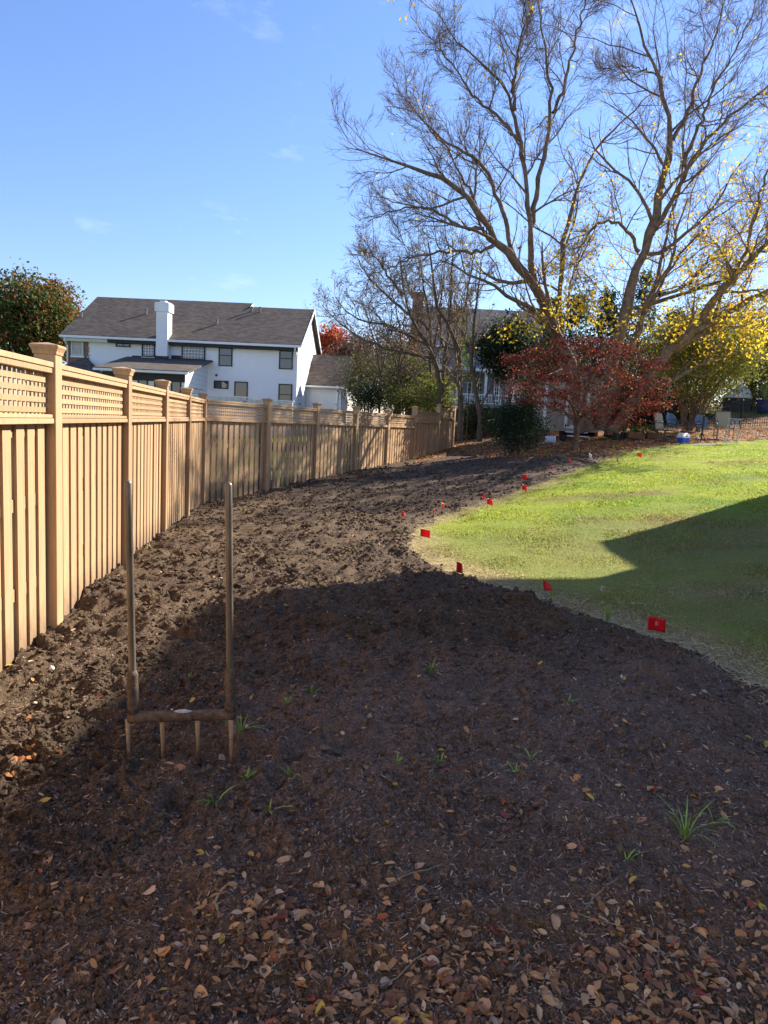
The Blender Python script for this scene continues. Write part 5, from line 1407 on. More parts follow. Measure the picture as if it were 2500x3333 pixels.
main = [limb(T1, -2.5, .40, .03, 26, roots[0]), limb(T3, .5, .36, .03, 26, roots[1]), limb(T5, -2.0, .42, .06, 24, roots[2]),
  limb([(880, 1220), (885, 1120), (890, 960), (900, 860), (930, 760), (960, 650), (1000, 580), (1060, 500), (1130, 440), (1210, 370), (1290, 270)], 3.0, .19, .02, 24, roots[0] + np.array([.12, .1, 0])),
  limb([(790, 1060), (775, 960), (772, 870), (768, 750), (750, 640), (740, 540), (720, 420), (690, 340), (630, 260), (560, 200), (480, 150), (430, 60), (410, 10)], -1.0, .155, .02),
  limb([(772, 870), (800, 690), (830, 560), (850, 440), (850, 300), (825, 190), (810, 60), (800, -40), (795, -140)], 2.0, .13, .02),
  limb([(720, 985), (690, 900), (680, 820), (650, 710), (590, 600), (500, 550), (440, 520), (380, 450), (310, 365), (245, 300)], .8, .125, .018),
  limb([(735, 530), (690, 460), (620, 410), (550, 350), (500, 260), (430, 180), (400, 120)], -2.0, .08, .015, 16),
  limb([(720, 420), (705, 330), (722, 240), (742, 150), (750, 40), (755, -60)], -2.5, .08, .015, 16),
  limb([(850, 440), (900, 330), (932, 200), (962, 60), (990, -40), (1030, -120)], 1.5, .085, .015, 16),
  limb([(640, 930), (530, 938), (400, 942), (300, 970), (240, 1010), (150, 1030)], -3.0, .085, .014, 16),
  limb([(610, 860), (500, 850), (420, 785), (350, 760), (230, 800), (150, 830)], 1.2, .085, .014, 16),
  limb([(660, 920), (560, 740), (470, 560), (390, 470), (330, 400)], 2.5, .08, .014, 16),
  limb([(1168, 950), (1150, 865), (1105, 825), (1040, 820), (980, 870), (940, 980), (930, 1060)], -2.2, .09, .02, 16),
  limb([(1300, 545), (1350, 440), (1390, 330), (1420, 230), (1470, 140), (1495, 0), (1510, -100)], 1.8, .11, .018, 18),
  limb([(1215, 900), (1330, 690), (1375, 600), (1440, 500), (1530, 430), (1620, 350), (1720, 280), (1820, 230)], -1.5, .14, .025, 20),
  limb([(1330, 620), (1420, 430), (1470, 300), (1540, 180), (1600, 60), (1625, -30)], .8, .09, .015, 18),
  limb([(1270, 300), (1200, 255), (1120, 245), (1030, 262)], 1.0, .045, .012, 12),
  limb([(1205, 1140), (1250, 1050), (1265, 930), (1290, 820), (1330, 740), (1345, 560), (1350, 300), (1350, 40)], 3.5, .12, .015, 22, roots[1]),
  limb([(1190, 1170), (1235, 1110), (1300, 990), (1360, 900), (1440, 830), (1540, 760), (1660, 700), (1760, 650)], 2.5, .12, .02, 20, roots[1] + np.array([.15, 0, 0])),
  limb([(1405, 1185), (1480, 1090), (1570, 990), (1660, 900), (1760, 790), (1840, 640)], -3.0, .21, .05, 18),
  limb([(1500, 1100), (1560, 960), (1620, 780), (1680, 560), (1720, 300)], -2.0, .09, .02, 18),
  limb([(1240, 1100), (1300, 1090), (1380, 1050), (1440, 960), (1520, 880), (1600, 850)], 1.5, .09, .015, 16)]
bt = thing('birch_tree', 'huge multi-trunk birch with bare twigs and lingering yellow leaves', 'tree', BASE)
KK = 26
MP = np.stack([resample(p, KK) for p, r in main]); MR = np.stack([np.interp(np.linspace(0, 1, KK), np.linspace(0, 1, len(r)), r) for p, r in main])
MP[:, 1:-1] += rng.normal(0, .035, MP[:, 1:-1].shape)
L1p, L1r = spawn(MP, np.maximum(MR, .02), 12, .20, 1.0, .33, .75, 9, .06, .16, .5, .2, 1.0, 5.0)
L2p, L2r = spawn(np.concatenate([L1p]), L1r, 8, .15, 1, .50, .68, 7, .06, .17, .6, .3, .6, 2.6)
M2p, M2r = spawn(MP, np.maximum(MR * .35, .01), 14, .35, 1, .11, .7, 7, .08, .18, .5, .3, .6, 1.8)
L2p, L2r = np.concatenate([L2p, M2p]), np.clip(np.concatenate([L2r, M2r]), .006, .022)
L3p, L3r = spawn(L2p, L2r, 7, .12, 1, .5, .55, 5, .06, .16, .6, .5, .35, 1.15)
L3r = np.clip(L3r, .0040, .0065)
L4p, L4r = spawn(L3p, L3r, 1, .2, .95, .6, .55, 2, .05, .12, .8, .7, .2, .6)
L4r = np.full(L4r.shape, .0031)
wood('trunk', [(MP, MR, 10)], M['bark'], bt, .10)
wood('branches', [(L1p, np.maximum(L1r, .012), 5), (L2p, L2r, 4)], M['bark'], bt)
L5p, L5r = spawn(MP[:, -8:], np.maximum(MR[:, -8:], .012), 4, .3, 1, .6, .6, 6, .05, .15, .5, .4, .6, 1.6)
L6p, L6r = spawn(L5p, L5r, 4, .2, 1, .5, .6, 4, .05, .15, .6, .5, .25, .8)
wood('twigs', [(L3p, L3r, 3), (L4p, L4r, 3), (L5p, np.clip(L5r, .005, .009), 3), (L6p, np.full(L6r.shape, .0032), 3)], M['twig'], bt)['kind'] = 'stuff'
print('BIRCH twigs', len(L3p), len(L4p))
# yellow leaves: thick low on the right, thinning upwards and to the left
cand = np.concatenate([tips(L2p, .2), tips(L3p, .2)])
dxr = (cand[:, 0] - BASE[0]); hz_ = cand[:, 2] - BASE[2]
w = .6 * np.exp(-((hz_ - 4.0) / 3.0) ** 2) * sstep(-5.5, 1.5, dxr) + .10 * np.exp(-((hz_ - 6) / 3) ** 2) * sstep(-9, -2, dxr)
w += .45 * np.exp(-((hz_ - 8) / 3.5) ** 2) * np.exp(-((dxr - 1.0) / 3.5) ** 2) + .018
w += .5 * np.exp(-((hz_ - 4.8) / 1.6) ** 2) * np.exp(-((dxr - 4.2) / 1.6) ** 2)
w /= w.sum()
ci = rng.choice(len(cand), 1700, p=w)
Pl = np.repeat(cand[ci], 4, 0) + rng.normal(0, .18, (6800, 3)) - np.array([0, 0, .05])
foliage('yellow_leaves', Pl, .045 + .035 * rng.random(len(Pl)), hue(len(Pl), [(.72, .47, .03), (.80, .55, .05), (.60, .34, .03), (.50, .43, .06)], [.4, .3, .15, .15], .25), M['leaf_thin'], bt)
# drooping leafy sprays low in front of the crown
spr = [at(*b1(x, y), BY - 2.5 + 3 * random.random()) for x, y in [(760, 1200), (830, 1190), (900, 1150), (960, 1130), (1000, 1120), (1020, 1190), (960, 1210), (1060, 1230), (1240, 1190), (1290, 1230), (1330, 1160), (1380, 1090), (1420, 1110), (1450, 1040), (1500, 1160), (1540, 1200), (1590, 1180), (1640, 1180), (1600, 1250), (1650, 1250), (1560, 1260), (1380, 960), (1430, 950), (1390, 1000), (1340, 1060), (880, 1170), (1180, 1190), (700, 1240), (1620, 1300)]]
spr = np.array(spr); n_ = 1700
Pl = pick(spr, n_) + rng.normal(0, 1, (n_, 3)) * np.array([.50, .5, .26])
foliage('yellow_leaves', Pl, .05 + .04 * rng.random(n_), hue(n_, [(.72, .47, .03), (.82, .58, .05), (.54, .47, .05), (.58, .32, .03)], [.4, .3, .2, .1], .25), M['leaf_thin'], bt)

# ---- generic trees
def bare_tree(name, label, stems, Y, r0, dens, leafn, pal, pp, group=None, cat='tree', dy=1.5):
    """stems: pixel polylines; grows a fan of twigs"""
    base = at(stems[0][0][0], stems[0][0][1], Y); base[2] = float(terr(base[0], Y))
    t = thing(name, label, cat, base, 0, group)
    S = []
    for i, st in enumerate(stems):
        pts = [at(x, y, Y + dy * (j / max(1, len(st) - 1)) * (1 if i % 2 else -1)) for j, (x, y) in enumerate(st)]
        if i == 0: pts = [np.array([pts[0][0], Y, base[2] - .1])] + pts
        S.append(resample(pts, 14))
    S = np.stack(S); S[:, 1:-1] += rng.normal(0, .03, S[:, 1:-1].shape)
    R = np.linspace(r0, r0 * .2, 14)[None] * np.r_[1, np.full(len(S) - 1, .6)][:, None] if len(S) > 1 else np.linspace(r0, r0 * .2, 14)[None]
    a, ar = spawn(S, R, int(dens * 1.45), .2, 1, .34, .7, 8, .05, .16, .5, .25, .8, 3.2)
    b, brr = spawn(a, ar, 7, .15, 1, .45, .6, 6, .04, .17, .6, .35, .4, 1.4); brr = np.clip(brr, .005, .014)
    c, crr = spawn(b, brr, 4, .15, 1, .5, .55, 4, .03, .15, .6, .5, .25, .8); crr = np.full(crr.shape, .0045)
    wood('trunk', [(S, R, 8)], M['greybark'], t, .06)
    wood('twigs', [(a, np.maximum(ar, .01), 4), (b, brr, 3), (c, crr, 3)], M['twig'], t)['kind'] = 'stuff'
    if leafn:
        P = pick(np.concatenate([tips(b, .2), tips(c, .2)]), leafn) + rng.normal(0, .05, (leafn, 3))
        foliage('crown', P, .035 + .03 * rng.random(leafn), hue(leafn, pal, pp), M['leaf'], t)
    return t
def e(x, y): return (1000 + x / 2.212, 900 + y / 2.212)
olive = [(.16, .15, .035), (.26, .22, .04), (.10, .13, .03), (.22, .11, .05)]
G_ = 'bare trees behind the end of the fence'
bare_tree('bare_tree', 'slim bare tree with dark straight trunk, right of the fence end', [[e(1112, 960), e(1105, 700), e(1095, 540), e(1060, 440), e(1000, 330), e(930, 200), e(900, 60), e(880, -120), e(870, -280)], [e(1098, 560), e(1120, 420), e(1130, 280), e(1165, 60), e(1190, -100), e(1220, -220)]], 32.5, .15, 10, 500, olive, [.3, .4, .2, .1], G_)
bare_tree('bare_tree', 'leaning vine-wrapped bare tree nearest the holly bush', [[e(1250, 1070), e(1218, 800), e(1190, 690), e(1180, 480), e(1215, 230), e(1232, 40), e(1260, -140)], [e(1185, 560), e(1120, 400), e(1080, 300), e(1060, 120)]], 31.0, .12, 9, 500, olive, [.3, .4, .2, .1], G_)
bare_tree('bare_tree', 'bare reddish-stemmed tree just left of the dark straight trunk', [[e(978, 860), e(970, 700), e(985, 520), e(1020, 430), e(1030, 250), e(1035, 20), e(1050, -160), e(1040, -320)], [e(985, 520), e(960, 350), e(960, 180), e(980, 0)]], 34.0, .12, 9, 350, olive, [.3, .4, .2, .1], G_)
bare_tree('bare_tree', 'bare tree arching far left over the white wing roof', [[e(960, 800), e(930, 600), e(870, 500), e(800, 400), e(740, 280), e(690, 150), e(690, 0), e(660, -180)], [e(930, 590), e(800, 570), e(600, 530), e(440, 470), e(300, 400), e(180, 280), e(90, 190)], [e(870, 500), e(700, 400), e(560, 340), e(400, 330), e(270, 240), e(190, 130)], [e(740, 280), e(600, 160), e(480, 60), e(400, -60), e(350, -160)], [e(690, 150), e(560, -40), e(470, -160), e(430, -260)]], 33.0, .13, 11, 900, [(.12, .08, .05), (.20, .16, .05), (.09, .10, .03)], [.4, .4, .2], G_)
bare_tree('bare_tree', 'thin upright bare tree in front of the brick chimney', [[e(885, 760), e(882, 480), e(890, 330), e(850, 150), e(830, 0), e(810, -160)], [e(888, 400), e(800, 300), e(760, 160), e(720, 40), e(690, -120)]], 35.0, .10, 9, 500, olive, [.3, .4, .2, .1], G_)

for x0, y0, pts_, lb in [(1235, 1345, [(1238, 1230), (1225, 1130), (1200, 1040), (1165, 960)], 'twiggy bare sapling nearest the white wing'), (1300, 1345, [(1296, 1210), (1310, 1100), (1290, 1000), (1255, 900)], 'twiggy bare sapling in the middle of the thicket'), (1400, 1340, [(1405, 1200), (1425, 1060), (1445, 930), (1450, 800)], 'tall twiggy sapling in front of the grey roof')]:
    bare_tree('bare_tree', lb, [[(x0, y0)] + pts_, [pts_[0], (pts_[1][0] - 40, pts_[1][1]), (pts_[2][0] - 80, pts_[2][1] - 10), (pts_[3][0] - 90, pts_[3][1] + 30)], [pts_[0], (pts_[1][0] + 35, pts_[1][1] - 10), (pts_[2][0] + 75, pts_[2][1]), (pts_[3][0] + 110, pts_[3][1] + 20)]], 36.0, .07, 9, 500, [(.14, .09, .05), (.20, .16, .05), (.10, .10, .03)], [.4, .4, .2], G_)

def shrub(name, label, px, pyb, pyt, wpx, Y, n, pal, pp, ls=(.05, .05), group=None, cat='shrub', clump=.28, stems=9, trunk_mat='greybark', gap=.0, flatbase=.35, shape='round', depth=None):
    """dense foliage mass: leaf clumps in a lumpy crown, on several stems"""
    c = at(px, pyb, Y); g = float(terr(c[0], Y)); W = wpx / F_PX * Y / 2; zt = float(at(px, pyt, Y)[2]); zb = float(at(px, pyb, Y)[2])
    base = np.array([c[0], Y, g]); t = thing(name, label, cat, base, 0, group)
    D = (depth or W); H = zt - zb
    m_ = max(10, int(n / 28)); d = rng.normal(size=(m_, 3)); d /= np.linalg.norm(d, axis=1, keepdims=True); rr = rng.random(m_) ** (1 / 2.2)
    C = d * rr[:, None]
    if shape == 'cone':
        h = rng.random(m_) ** 1.6; a = rng.random(m_) * 6.283; q = (1 - h) ** .65 * (.35 + .65 * rng.random(m_) ** .6); C = np.c_[q * np.cos(a), q * np.sin(a), h * 2 - 1]
    lump = 1 + .22 * vnoise(C[:, 0] * 2.3 + px, C[:, 2] * 2.3 + C[:, 1] * 1.7, 7)
    C = C * lump[:, None]; C[:, 2] = np.maximum(C[:, 2], -1)
    cen = np.array([c[0], Y, (zt + zb) / 2]); CP = cen + C * np.array([W, D, H / 2])
    CP[:, 2] = np.maximum(CP[:, 2], g + .1)
    k = rng.integers(0, m_, n); P = CP[k] + rng.normal(0, clump, (n, 3)) * np.array([1, 1, .7]) * min(1, W)
    P[:, 2] = np.maximum(P[:, 2], g + .03)
    sh = rng.random(m_)[k][:, None]
    foliage('crown', P, ls[0] + ls[1] * rng.random(n), hue(n, pal, pp) * (.75 + .5 * sh), M['leaf'], t)
    sel = CP[rng.integers(0, m_, stems)]
    b0 = base[None] + np.c_[rng.normal(0, W * .12, stems), rng.normal(0, W * .12, stems), np.full(stems, -.08)]
    mid_ = b0 * .45 + sel * .55; mid_[:, :2] = b0[:, :2] * .65 + sel[:, :2] * .35
    P = np.stack([resample([b0[i], mid_[i], sel[i]], 8) for i in range(stems)]); r0 = .018 + .012 * W
    R = np.linspace(r0, r0 * .3, 8)[None].repeat(stems, 0)
    a_, ar = spawn(P, R, 7, .3, 1, .4, .7, 5, .05, .2, .5, .3)
    wood('trunk', [(P, R, 6), (a_, np.maximum(ar, .005), 3)], M[trunk_mat], t, .05)
    return t
def tree(name, label, px, pyb, pyt, wpx, Y, n, pal, pp, ls, group=None, pxb=None, r0=.22, **kw):
    c = at(px, pyb, Y)
    t = shrub(name, label, px, pyb, pyt, wpx, Y, n, pal, pp, ls, group, 'tree', **kw)
    o = ORG[t.name]; P = resample([o + np.array([0, 0, -.1]), o * .5 + np.array([c[0], Y, c[2]]) * .5 + np.array([.1, 0, 0]), np.array([c[0], Y, float(at(px, (pyb + pyt) / 2, Y)[2])])], 8)[None]
    a_, ar = spawn(P, np.linspace(r0, r0 * .4, 8)[None], 12, .4, 1, .5, .7, 7, .06, .15, .5, .3)
    wood('limbs', [(P, np.linspace(r0, r0 * .4, 8)[None], 8), (a_, np.maximum(ar, .02), 5)], M['greybark'], t, .06)
    return t
# left: green tree turning orange, behind the white house corner
tree('leafy_tree', 'dense green tree with orange-turning top, left of the white house', 95, 1190, 892, 300, 58, 20000, [(.045, .085, .02), (.075, .12, .025), (.14, .14, .03), (.30, .10, .03)], [.34, .28, .15, .23], (.10, .08), clump=.5, stems=8)
tree('leafy_tree', 'tree with orange-red leaf tips beside the left roof edge', 190, 1170, 905, 130, 60, 6500, [(.26, .09, .03), (.08, .11, .025), (.16, .13, .03), (.30, .13, .04)], [.3, .35, .15, .2], (.10, .08), clump=.45, stems=6)
# far red and purple trees right of the white house
tree('red_tree', 'bright red-orange autumn tree behind the white wing', 1080, 1180, 1062, 95, 62, 2600, [(.50, .09, .03), (.55, .17, .04), (.34, .05, .03)], [.45, .3, .25], (.10, .09), clump=.45, stems=6, r0=.15)
tree('purple_tree', 'dull purple-brown tree right of the red one', 1165, 1250, 1085, 150, 58, 4200, [(.13, .05, .04), (.18, .08, .05), (.10, .07, .04), (.22, .10, .04)], [.4, .25, .2, .15], (.09, .08), clump=.5, stems=7, r0=.15)
tree('brown_tree', 'russet tree reaching up beside the grey house chimney', 1290, 1290, 1040, 200, 50, 5200, [(.16, .075, .045), (.22, .09, .04), (.13, .11, .04), (.10, .08, .05)], [.3, .25, .25, .2], (.07, .07), clump=.5, stems=8, r0=.16)
# thicket behind the far fence
TG = 'thicket behind the far fence'
oliv = [(.085, .095, .03), (.13, .13, .035), (.16, .17, .035), (.11, .085, .045), (.06, .075, .025)]
for i, (px, pb, pt, w_, Y, n, lb, pal, pp) in enumerate([
    (1190, 1330, 1130, 150, 40, 3800, 'olive-brown shrub behind the fence, next to the white wing', oliv, [.3, .2, .1, .3, .1]),
    (1270, 1335, 1120, 170, 38, 4600, 'tall olive shrub in the middle of the thicket', oliv, [.25, .25, .15, .25, .1]),
    (1350, 1340, 1150, 150, 37, 3800, 'mixed olive shrub under the brick chimney', oliv, [.25, .25, .2, .2, .1]),
    (1415, 1345, 1225, 130, 34, 3600, 'bright yellow-green shrub over the stepped end of the fence', [(.17, .20, .03), (.26, .27, .045), (.13, .14, .03), (.28, .24, .05)], [.35, .25, .25, .15]),
    (1200, 1330, 1255, 120, 36, 2000, 'dark green low shrub against the white wing', [(.03, .05, .018), (.05, .075, .022)], [.6, .4]),
    (1320, 1345, 1270, 160, 35, 2800, 'sunlit green shrub peeking over the fence posts', [(.12, .14, .03), (.19, .19, .04), (.09, .09, .03)], [.4, .3, .3]),
    (1540, 1430, 1300, 110, 34, 2200, 'dark shrub at the foot of the bare trees', [(.035, .055, .02), (.07, .09, .025), (.12, .12, .03)], [.5, .3, .2])]):
    shrub('thicket_shrub', lb, px, pb, pt, w_, Y, n, pal, pp, (.04, .04), TG, stems=10, clump=.3)
iv = at(*e(1165, 540), 31.2); Pv = iv + rng.normal(0, 1, (420, 3)) * np.array([.16, .12, .5]); t = thing('ivy', 'bright green ivy climbing the vine-wrapped bare tree', 'ivy', (iv[0], iv[1], terr(iv[0], iv[1])))
foliage('leaves', Pv, .04 + .03 * rng.random(420), hue(420, [(.09, .16, .03), (.15, .22, .04)], [.5, .5]), M['leaf'], t)
MB().tube([(iv[0] + .1, iv[1], float(terr(iv[0], iv[1])) - .05), (iv[0] + .12, iv[1], iv[2] - 1), (iv[0], iv[1], iv[2] + .8)], .02, 6).build('stem', M['greybark'], t)
# evergreens
dk = [(.018, .032, .014), (.03, .05, .018), (.05, .07, .022)]
shrub('juniper', 'dark ragged juniper in front of the grey house bay', 1650, 1240, 1030, 190, 30.5, 7500, dk, [.5, .35, .15], (.05, .05), None, 'tree', clump=.25, stems=9)
for px, pt, w_, Y, lb in ((1945, 950, 200, 36, 'tall green arborvitae seen between the two left birch trunks'), (2060, 930, 210, 37, 'tall green arborvitae right behind the middle birch trunk'), (1850, 985, 190, 38, 'arborvitae at the left of the evergreen row'), (2160, 985, 200, 38, 'arborvitae at the right of the evergreen row'), (1770, 1015, 190, 37, 'arborvitae next to the dark juniper')):
    shrub('arborvitae', lb, px, 1400, pt, w_, Y, 9500, [(.028, .06, .02), (.045, .085, .025), (.075, .11, .03)], [.45, .35, .2], (.05, .05), 'evergreen row behind the birch', 'tree', clump=.22, stems=5, shape='cone')
# olive feathery tree on the right and what closes the view behind it
shrub('crape_myrtle', 'feathery olive-green multi-stem tree behind the patio chairs', 2265, 1285, 1000, 370, 30.0, 30000, [(.15, .16, .03), (.20, .20, .035), (.26, .23, .04), (.10, .12, .03)], [.35, .3, .15, .2], (.032, .03), None, 'tree', clump=.24, stems=16)
for px, pb, pt, w_, Y, n, lb, pal, pp in [
    (2440, 1330, 960, 260, 41, 9000, 'yellow-green tree at the right edge behind the shelter', [(.20, .20, .03), (.30, .26, .04), (.12, .14, .03)], [.4, .3, .3]),
    (2280, 1340, 1000, 260, 44, 8000, 'green-gold tree behind the feathery one', [(.12, .14, .03), (.20, .19, .035), (.07, .09, .025)], [.4, .3, .3]),
    (2560, 1340, 1060, 200, 43, 6000, 'golden tree reaching in from beyond the right edge', [(.22, .18, .03), (.32, .24, .04), (.12, .13, .03)], [.4, .3, .3]),
    (2020, 1390, 1080, 300, 42, 8000, 'dark tree closing the view behind shed and maple', [(.03, .05, .018), (.06, .08, .024)], [.6, .4]),
    (1800, 1400, 1090, 280, 44, 7000, 'dark green tree between grey house and shed', [(.03, .05, .018), (.06, .08, .024), (.12, .10, .03)], [.5, .35, .15])]:
    tree('background_tree', lb, px, pb, pt, w_, Y, n, pal, pp, (.06, .06), 'trees beyond the yard', clump=.4, stems=8)
for px, pb, pt, w_, Y, n, lb in [(2105, 1400, 1270, 170, 36, 4200, 'dark hedge bush behind the left patio chairs'), (2215, 1395, 1280, 120, 37, 3000, 'dark hedge bush behind the bare brown stems'), (2490, 1330, 1230, 60, 43, 1500, 'dark bush right of the domed shelter')]:
    shrub('hedge_bush', lb, px, pb, pt, w_, Y, n, dk + [(.09, .09, .03)], [.4, .3, .2, .1], (.05, .05), 'dark bushes at the back')
# bare brown stems (a cut back shrub) by the iron fence
bs = spot(px6(850), 30.5); t = thing('stem_shrub', 'cluster of bare brown stems in front of the iron fence', 'shrub', bs)
for k in range(16):
    a = random.uniform(0, 6.28); r = random.uniform(.15, .8); h = random.uniform(1.2, 2.0)
    MB().tube([bs + np.array([.15 * math.cos(a), .15 * math.sin(a), -.05]), bs + np.array([r * .5 * math.cos(a), r * .5 * math.sin(a), h * .5]), bs + np.array([r * math.cos(a), r * .6 * math.sin(a), h])], [.02, .015, .008], 6).build('stem', simple('brown_stem', (.20, .13, .075), .8) if k == 0 else bpy.data.materials['brown_stem'], t)
Pv = bs + np.array([.5, 0, 1.6]) + rng.normal(0, .4, (500, 3)); foliage('leaves', Pv, .035 + .03 * rng.random(500), hue(500, [(.30, .24, .03), (.18, .16, .03)], [.6, .4]), M['leaf'], t)
# ---- Japanese maple
mp0 = on_ground(1870, 1460); mp0[2] = float(surf(mp0[0], mp0[1]))
t = thing('red_maple', 'spreading dark red Japanese maple on a low forked trunk', 'tree', mp0)
MYc = mp0[1]
def mpt(x, y, dy=0): return at(px7(x), 1180 + y / 3.687, MYc + dy)
st = [[mp0 - ZZ * .1, mpt(650, 900), mpt(680, 700, -.2), mpt(740, 600, -.4), mpt(900, 510, -.8), mpt(1100, 420, -1.2)], [mp0 - ZZ * .1, mpt(655, 880), mpt(680, 680, .3), mpt(700, 450, .5), mpt(690, 200, .6), mpt(660, 0, .6), mpt(680, -250, .6)],
      [mp0 - ZZ * .1, mpt(645, 880), mpt(650, 720), mpt(560, 620, .4), mpt(400, 560, .6), mpt(220, 480, .8), mpt(60, 430, .9)], [mpt(660, 780), mpt(760, 560, .8), mpt(980, 350, 1.2), mpt(1250, 250, 1.5), mpt(1500, 300, 1.6)],
      [mpt(670, 740), mpt(600, 500, -.9), mpt(400, 300, -1.3), mpt(150, 200, -1.5)], [mpt(690, 600), mpt(800, 250, -.6), mpt(950, 0, -.8), mpt(1050, -150, -.8)]]
SP2 = np.stack([resample(s_, 16) for s_ in st]); SR = np.stack([np.linspace(.10, .02, 16)] * 3 + [np.linspace(.06, .015, 16)] * 3)
a_, ar = spawn(SP2, SR, 9, .3, 1, .35, .7, 7, .0, .16, .5, .25, .5, 1.8, .5); b_, br_ = spawn(a_, ar, 5, .2, 1, .5, .6, 5, .0, .16, .6, .4, .3, .9, .6)
wood('trunk', [(SP2, SR, 8)], M['bark'], t, .06); wood('branches', [(a_, np.maximum(ar, .008), 4), (b_, np.maximum(br_, .004), 3)], M['twig'], t)
# tiers of leaves: flattened sprays following the silhouette
tiers = []
for _ in range(260):
    x = rng.uniform(-150, 1690); top = -330 + 330 * abs((x - 700) / 1000) ** 1.6; bot = np.interp(x, [-215, 0, 350, 600, 900, 1100, 1400, 1790], [330, 470, 560, 540, 760, 830, 720, 520]); y = top + (bot - top) * rng.random()
    hw = math.sqrt(max(.05, 1 - ((x - 780) / 1050) ** 2))
    tiers.append(mpt(x, y, rng.uniform(-2.3, 2.3) * hw))
tiers = np.array(tiers); n_ = 12500; k = rng.integers(0, len(tiers), n_)
P = tiers[k] + rng.normal(0, 1, (n_, 3)) * np.array([.23, .23, .055])
tint = rng.random(len(tiers))[k][:, None]
c = hue(n_, [(.18, .032, .028), (.26, .045, .034), (.12, .034, .028), (.14, .08, .045), (.52, .09, .04), (.50, .20, .06)], [.25, .22, .14, .20, .11, .08], .3) * (.65 + .7 * tint)
foliage('crown', P, .030 + .028 * rng.random(n_), c, M['leaf'], t)
# ---- holly
shrub('holly_bush', 'dark green rounded holly bush in front of the maple', 1672, 1462, 1298, 190, 23.4, 11000, [(.020, .042, .018), (.03, .06, .024), (.05, .08, .03), (.012, .024, .012)], [.4, .3, .1, .2], (.022, .02), None, 'shrub', clump=.16, stems=9)
# leaf pile beyond the fence end
lp = at(1545, 1420, 35); g = np.array([lp[0], 35.0, float(terr(lp[0], 35))]); t = thing('leaf_pile', 'mound of raked orange leaves beyond the end of the fence', 'leaf pile', g)
u_, v_ = np.meshgrid(np.linspace(-1, 1, 24), np.linspace(-1, 1, 24)); hh = np.clip(1 - (u_ ** 2 + v_ ** 2), 0, 1) ** .8 * .75 * (1 + .3 * vnoise(u_ * 4, v_ * 4, 3)) - .05
ii = np.arange(576).reshape(24, 24); fq = np.stack([ii[:-1, :-1], ii[:-1, 1:], ii[1:, 1:], ii[1:, :-1]], -1).reshape(-1, 4)
V = g + np.c_[u_.ravel() * 1.5, v_.ravel() * 1.2, hh.ravel()]; np_obj('mound', V, fq, M['soil'], t, np.tile(np.array([[.17, .09, .045]]), (576, 1)), True)
k = rng.integers(0, 576, 3000); P = V[k] + rng.normal(0, .05, (3000, 3)); foliage('leaves', P, .04 + .03 * rng.random(3000), leafcols(3000), M['dryleaf'], t)
# ================================================================== SMALL THINGS ON THE SOIL: single leaves, weeds, stems, bits
LEAFC = {'tan': (.64, .36, .18), 'brown': (.40, .20, .11), 'orange': (.66, .27, .07), 'yellow': (.72, .46, .07), 'red': (.42, .08, .05), 'pale': (.68, .45, .29)}
def leaf_single_mat(nm, c):
    m, nt, b = newmat('dead_leaf_' + nm)
    f = noise(nt, 60, 4, .6); lo = tuple(k * .62 for k in c)
    cc = ramp(nt, f, [(.3, lo), (.6, c)]); nt.links.new(cc, b.inputs['Base Color']); b.inputs['Roughness'].default_value = .6; b.inputs['Specular IOR Level'].default_value = .3
    bump(nt, b, noise(nt, 160, 3, .6), .4, .002)
    return m
LM = {k: leaf_single_mat(k, c) for k, c in LEAFC.items()}
def leaf_mesh(seed, mat):
    r = np.random.default_rng(seed); nu, nv = 7, 5; L = 1.0; wmax = r.uniform(.26, .36); curl = r.uniform(-.5, .9); cup = r.uniform(.05, .5); tw = r.uniform(-.5, .5)
    V = []
    for j in range(nu):
        u = j / (nu - 1); w_ = wmax * (math.sin(math.pi * u ** .75) ** .9 + .03) * (1 if u < .9 else .6)
        for i in range(nv):
            v = i / (nv - 1) * 2 - 1
            y = v * w_; z = cup * abs(v) ** 1.5 * w_ * 1.2 + curl * .25 * (u - .5) ** 2 * 2 + tw * v * (u - .5) * w_ + r.normal(0, .012)
            V.append(((u - .5) * L, y, z))
    V = np.array(V); ii = np.arange(nu * nv).reshape(nu, nv); q = np.stack([ii[:-1, :-1], ii[:-1, 1:], ii[1:, 1:], ii[1:, :-1]], -1).reshape(-1, 4)
    st = np.array([(-.5, -.012, 0), (-.5, .012, 0), (-.72, .03, .03), (-.72, .012, .03)])
    V = np.r_[V, st]; q = np.r_[q, [[nu * nv, nu * nv + 1, nu * nv + 2, nu * nv + 3]]]
    V[:, 2] -= V[:, 2].min()
    return np_mesh('fallen_leaf', V, q, mat, None, True)
LMESH = {(c, k): leaf_mesh(hash(c) % 1 + k * 13 + len(c), LM[c]) for c in LEAFC for k in range(5)}
LLAB = {'tan': 'tan dead leaf lying in the foreground leaf litter', 'brown': 'dark brown curled leaf in the foreground leaf litter', 'orange': 'orange fallen leaf lying on the foreground soil',
        'yellow': 'yellow fallen leaf lying on the dark foreground soil', 'red': 'dark red fallen leaf on the foreground soil', 'pale': 'pale beige dried leaf on the foreground soil'}
def put_leaf(x, y, s, c):
    o = bpy.data.objects.new('fallen_leaf', LMESH[(c, random.randrange(5))]); link(o)
    o.location = (x, y, float(surf(x, y)) + .004); o.scale = (s, s, s)
    o.rotation_euler = (random.gauss(0, .35), random.gauss(0, .35), random.uniform(0, 6.283))
    tag(o, LLAB[c], 'leaf', c + ' leaves fallen on the foreground soil')
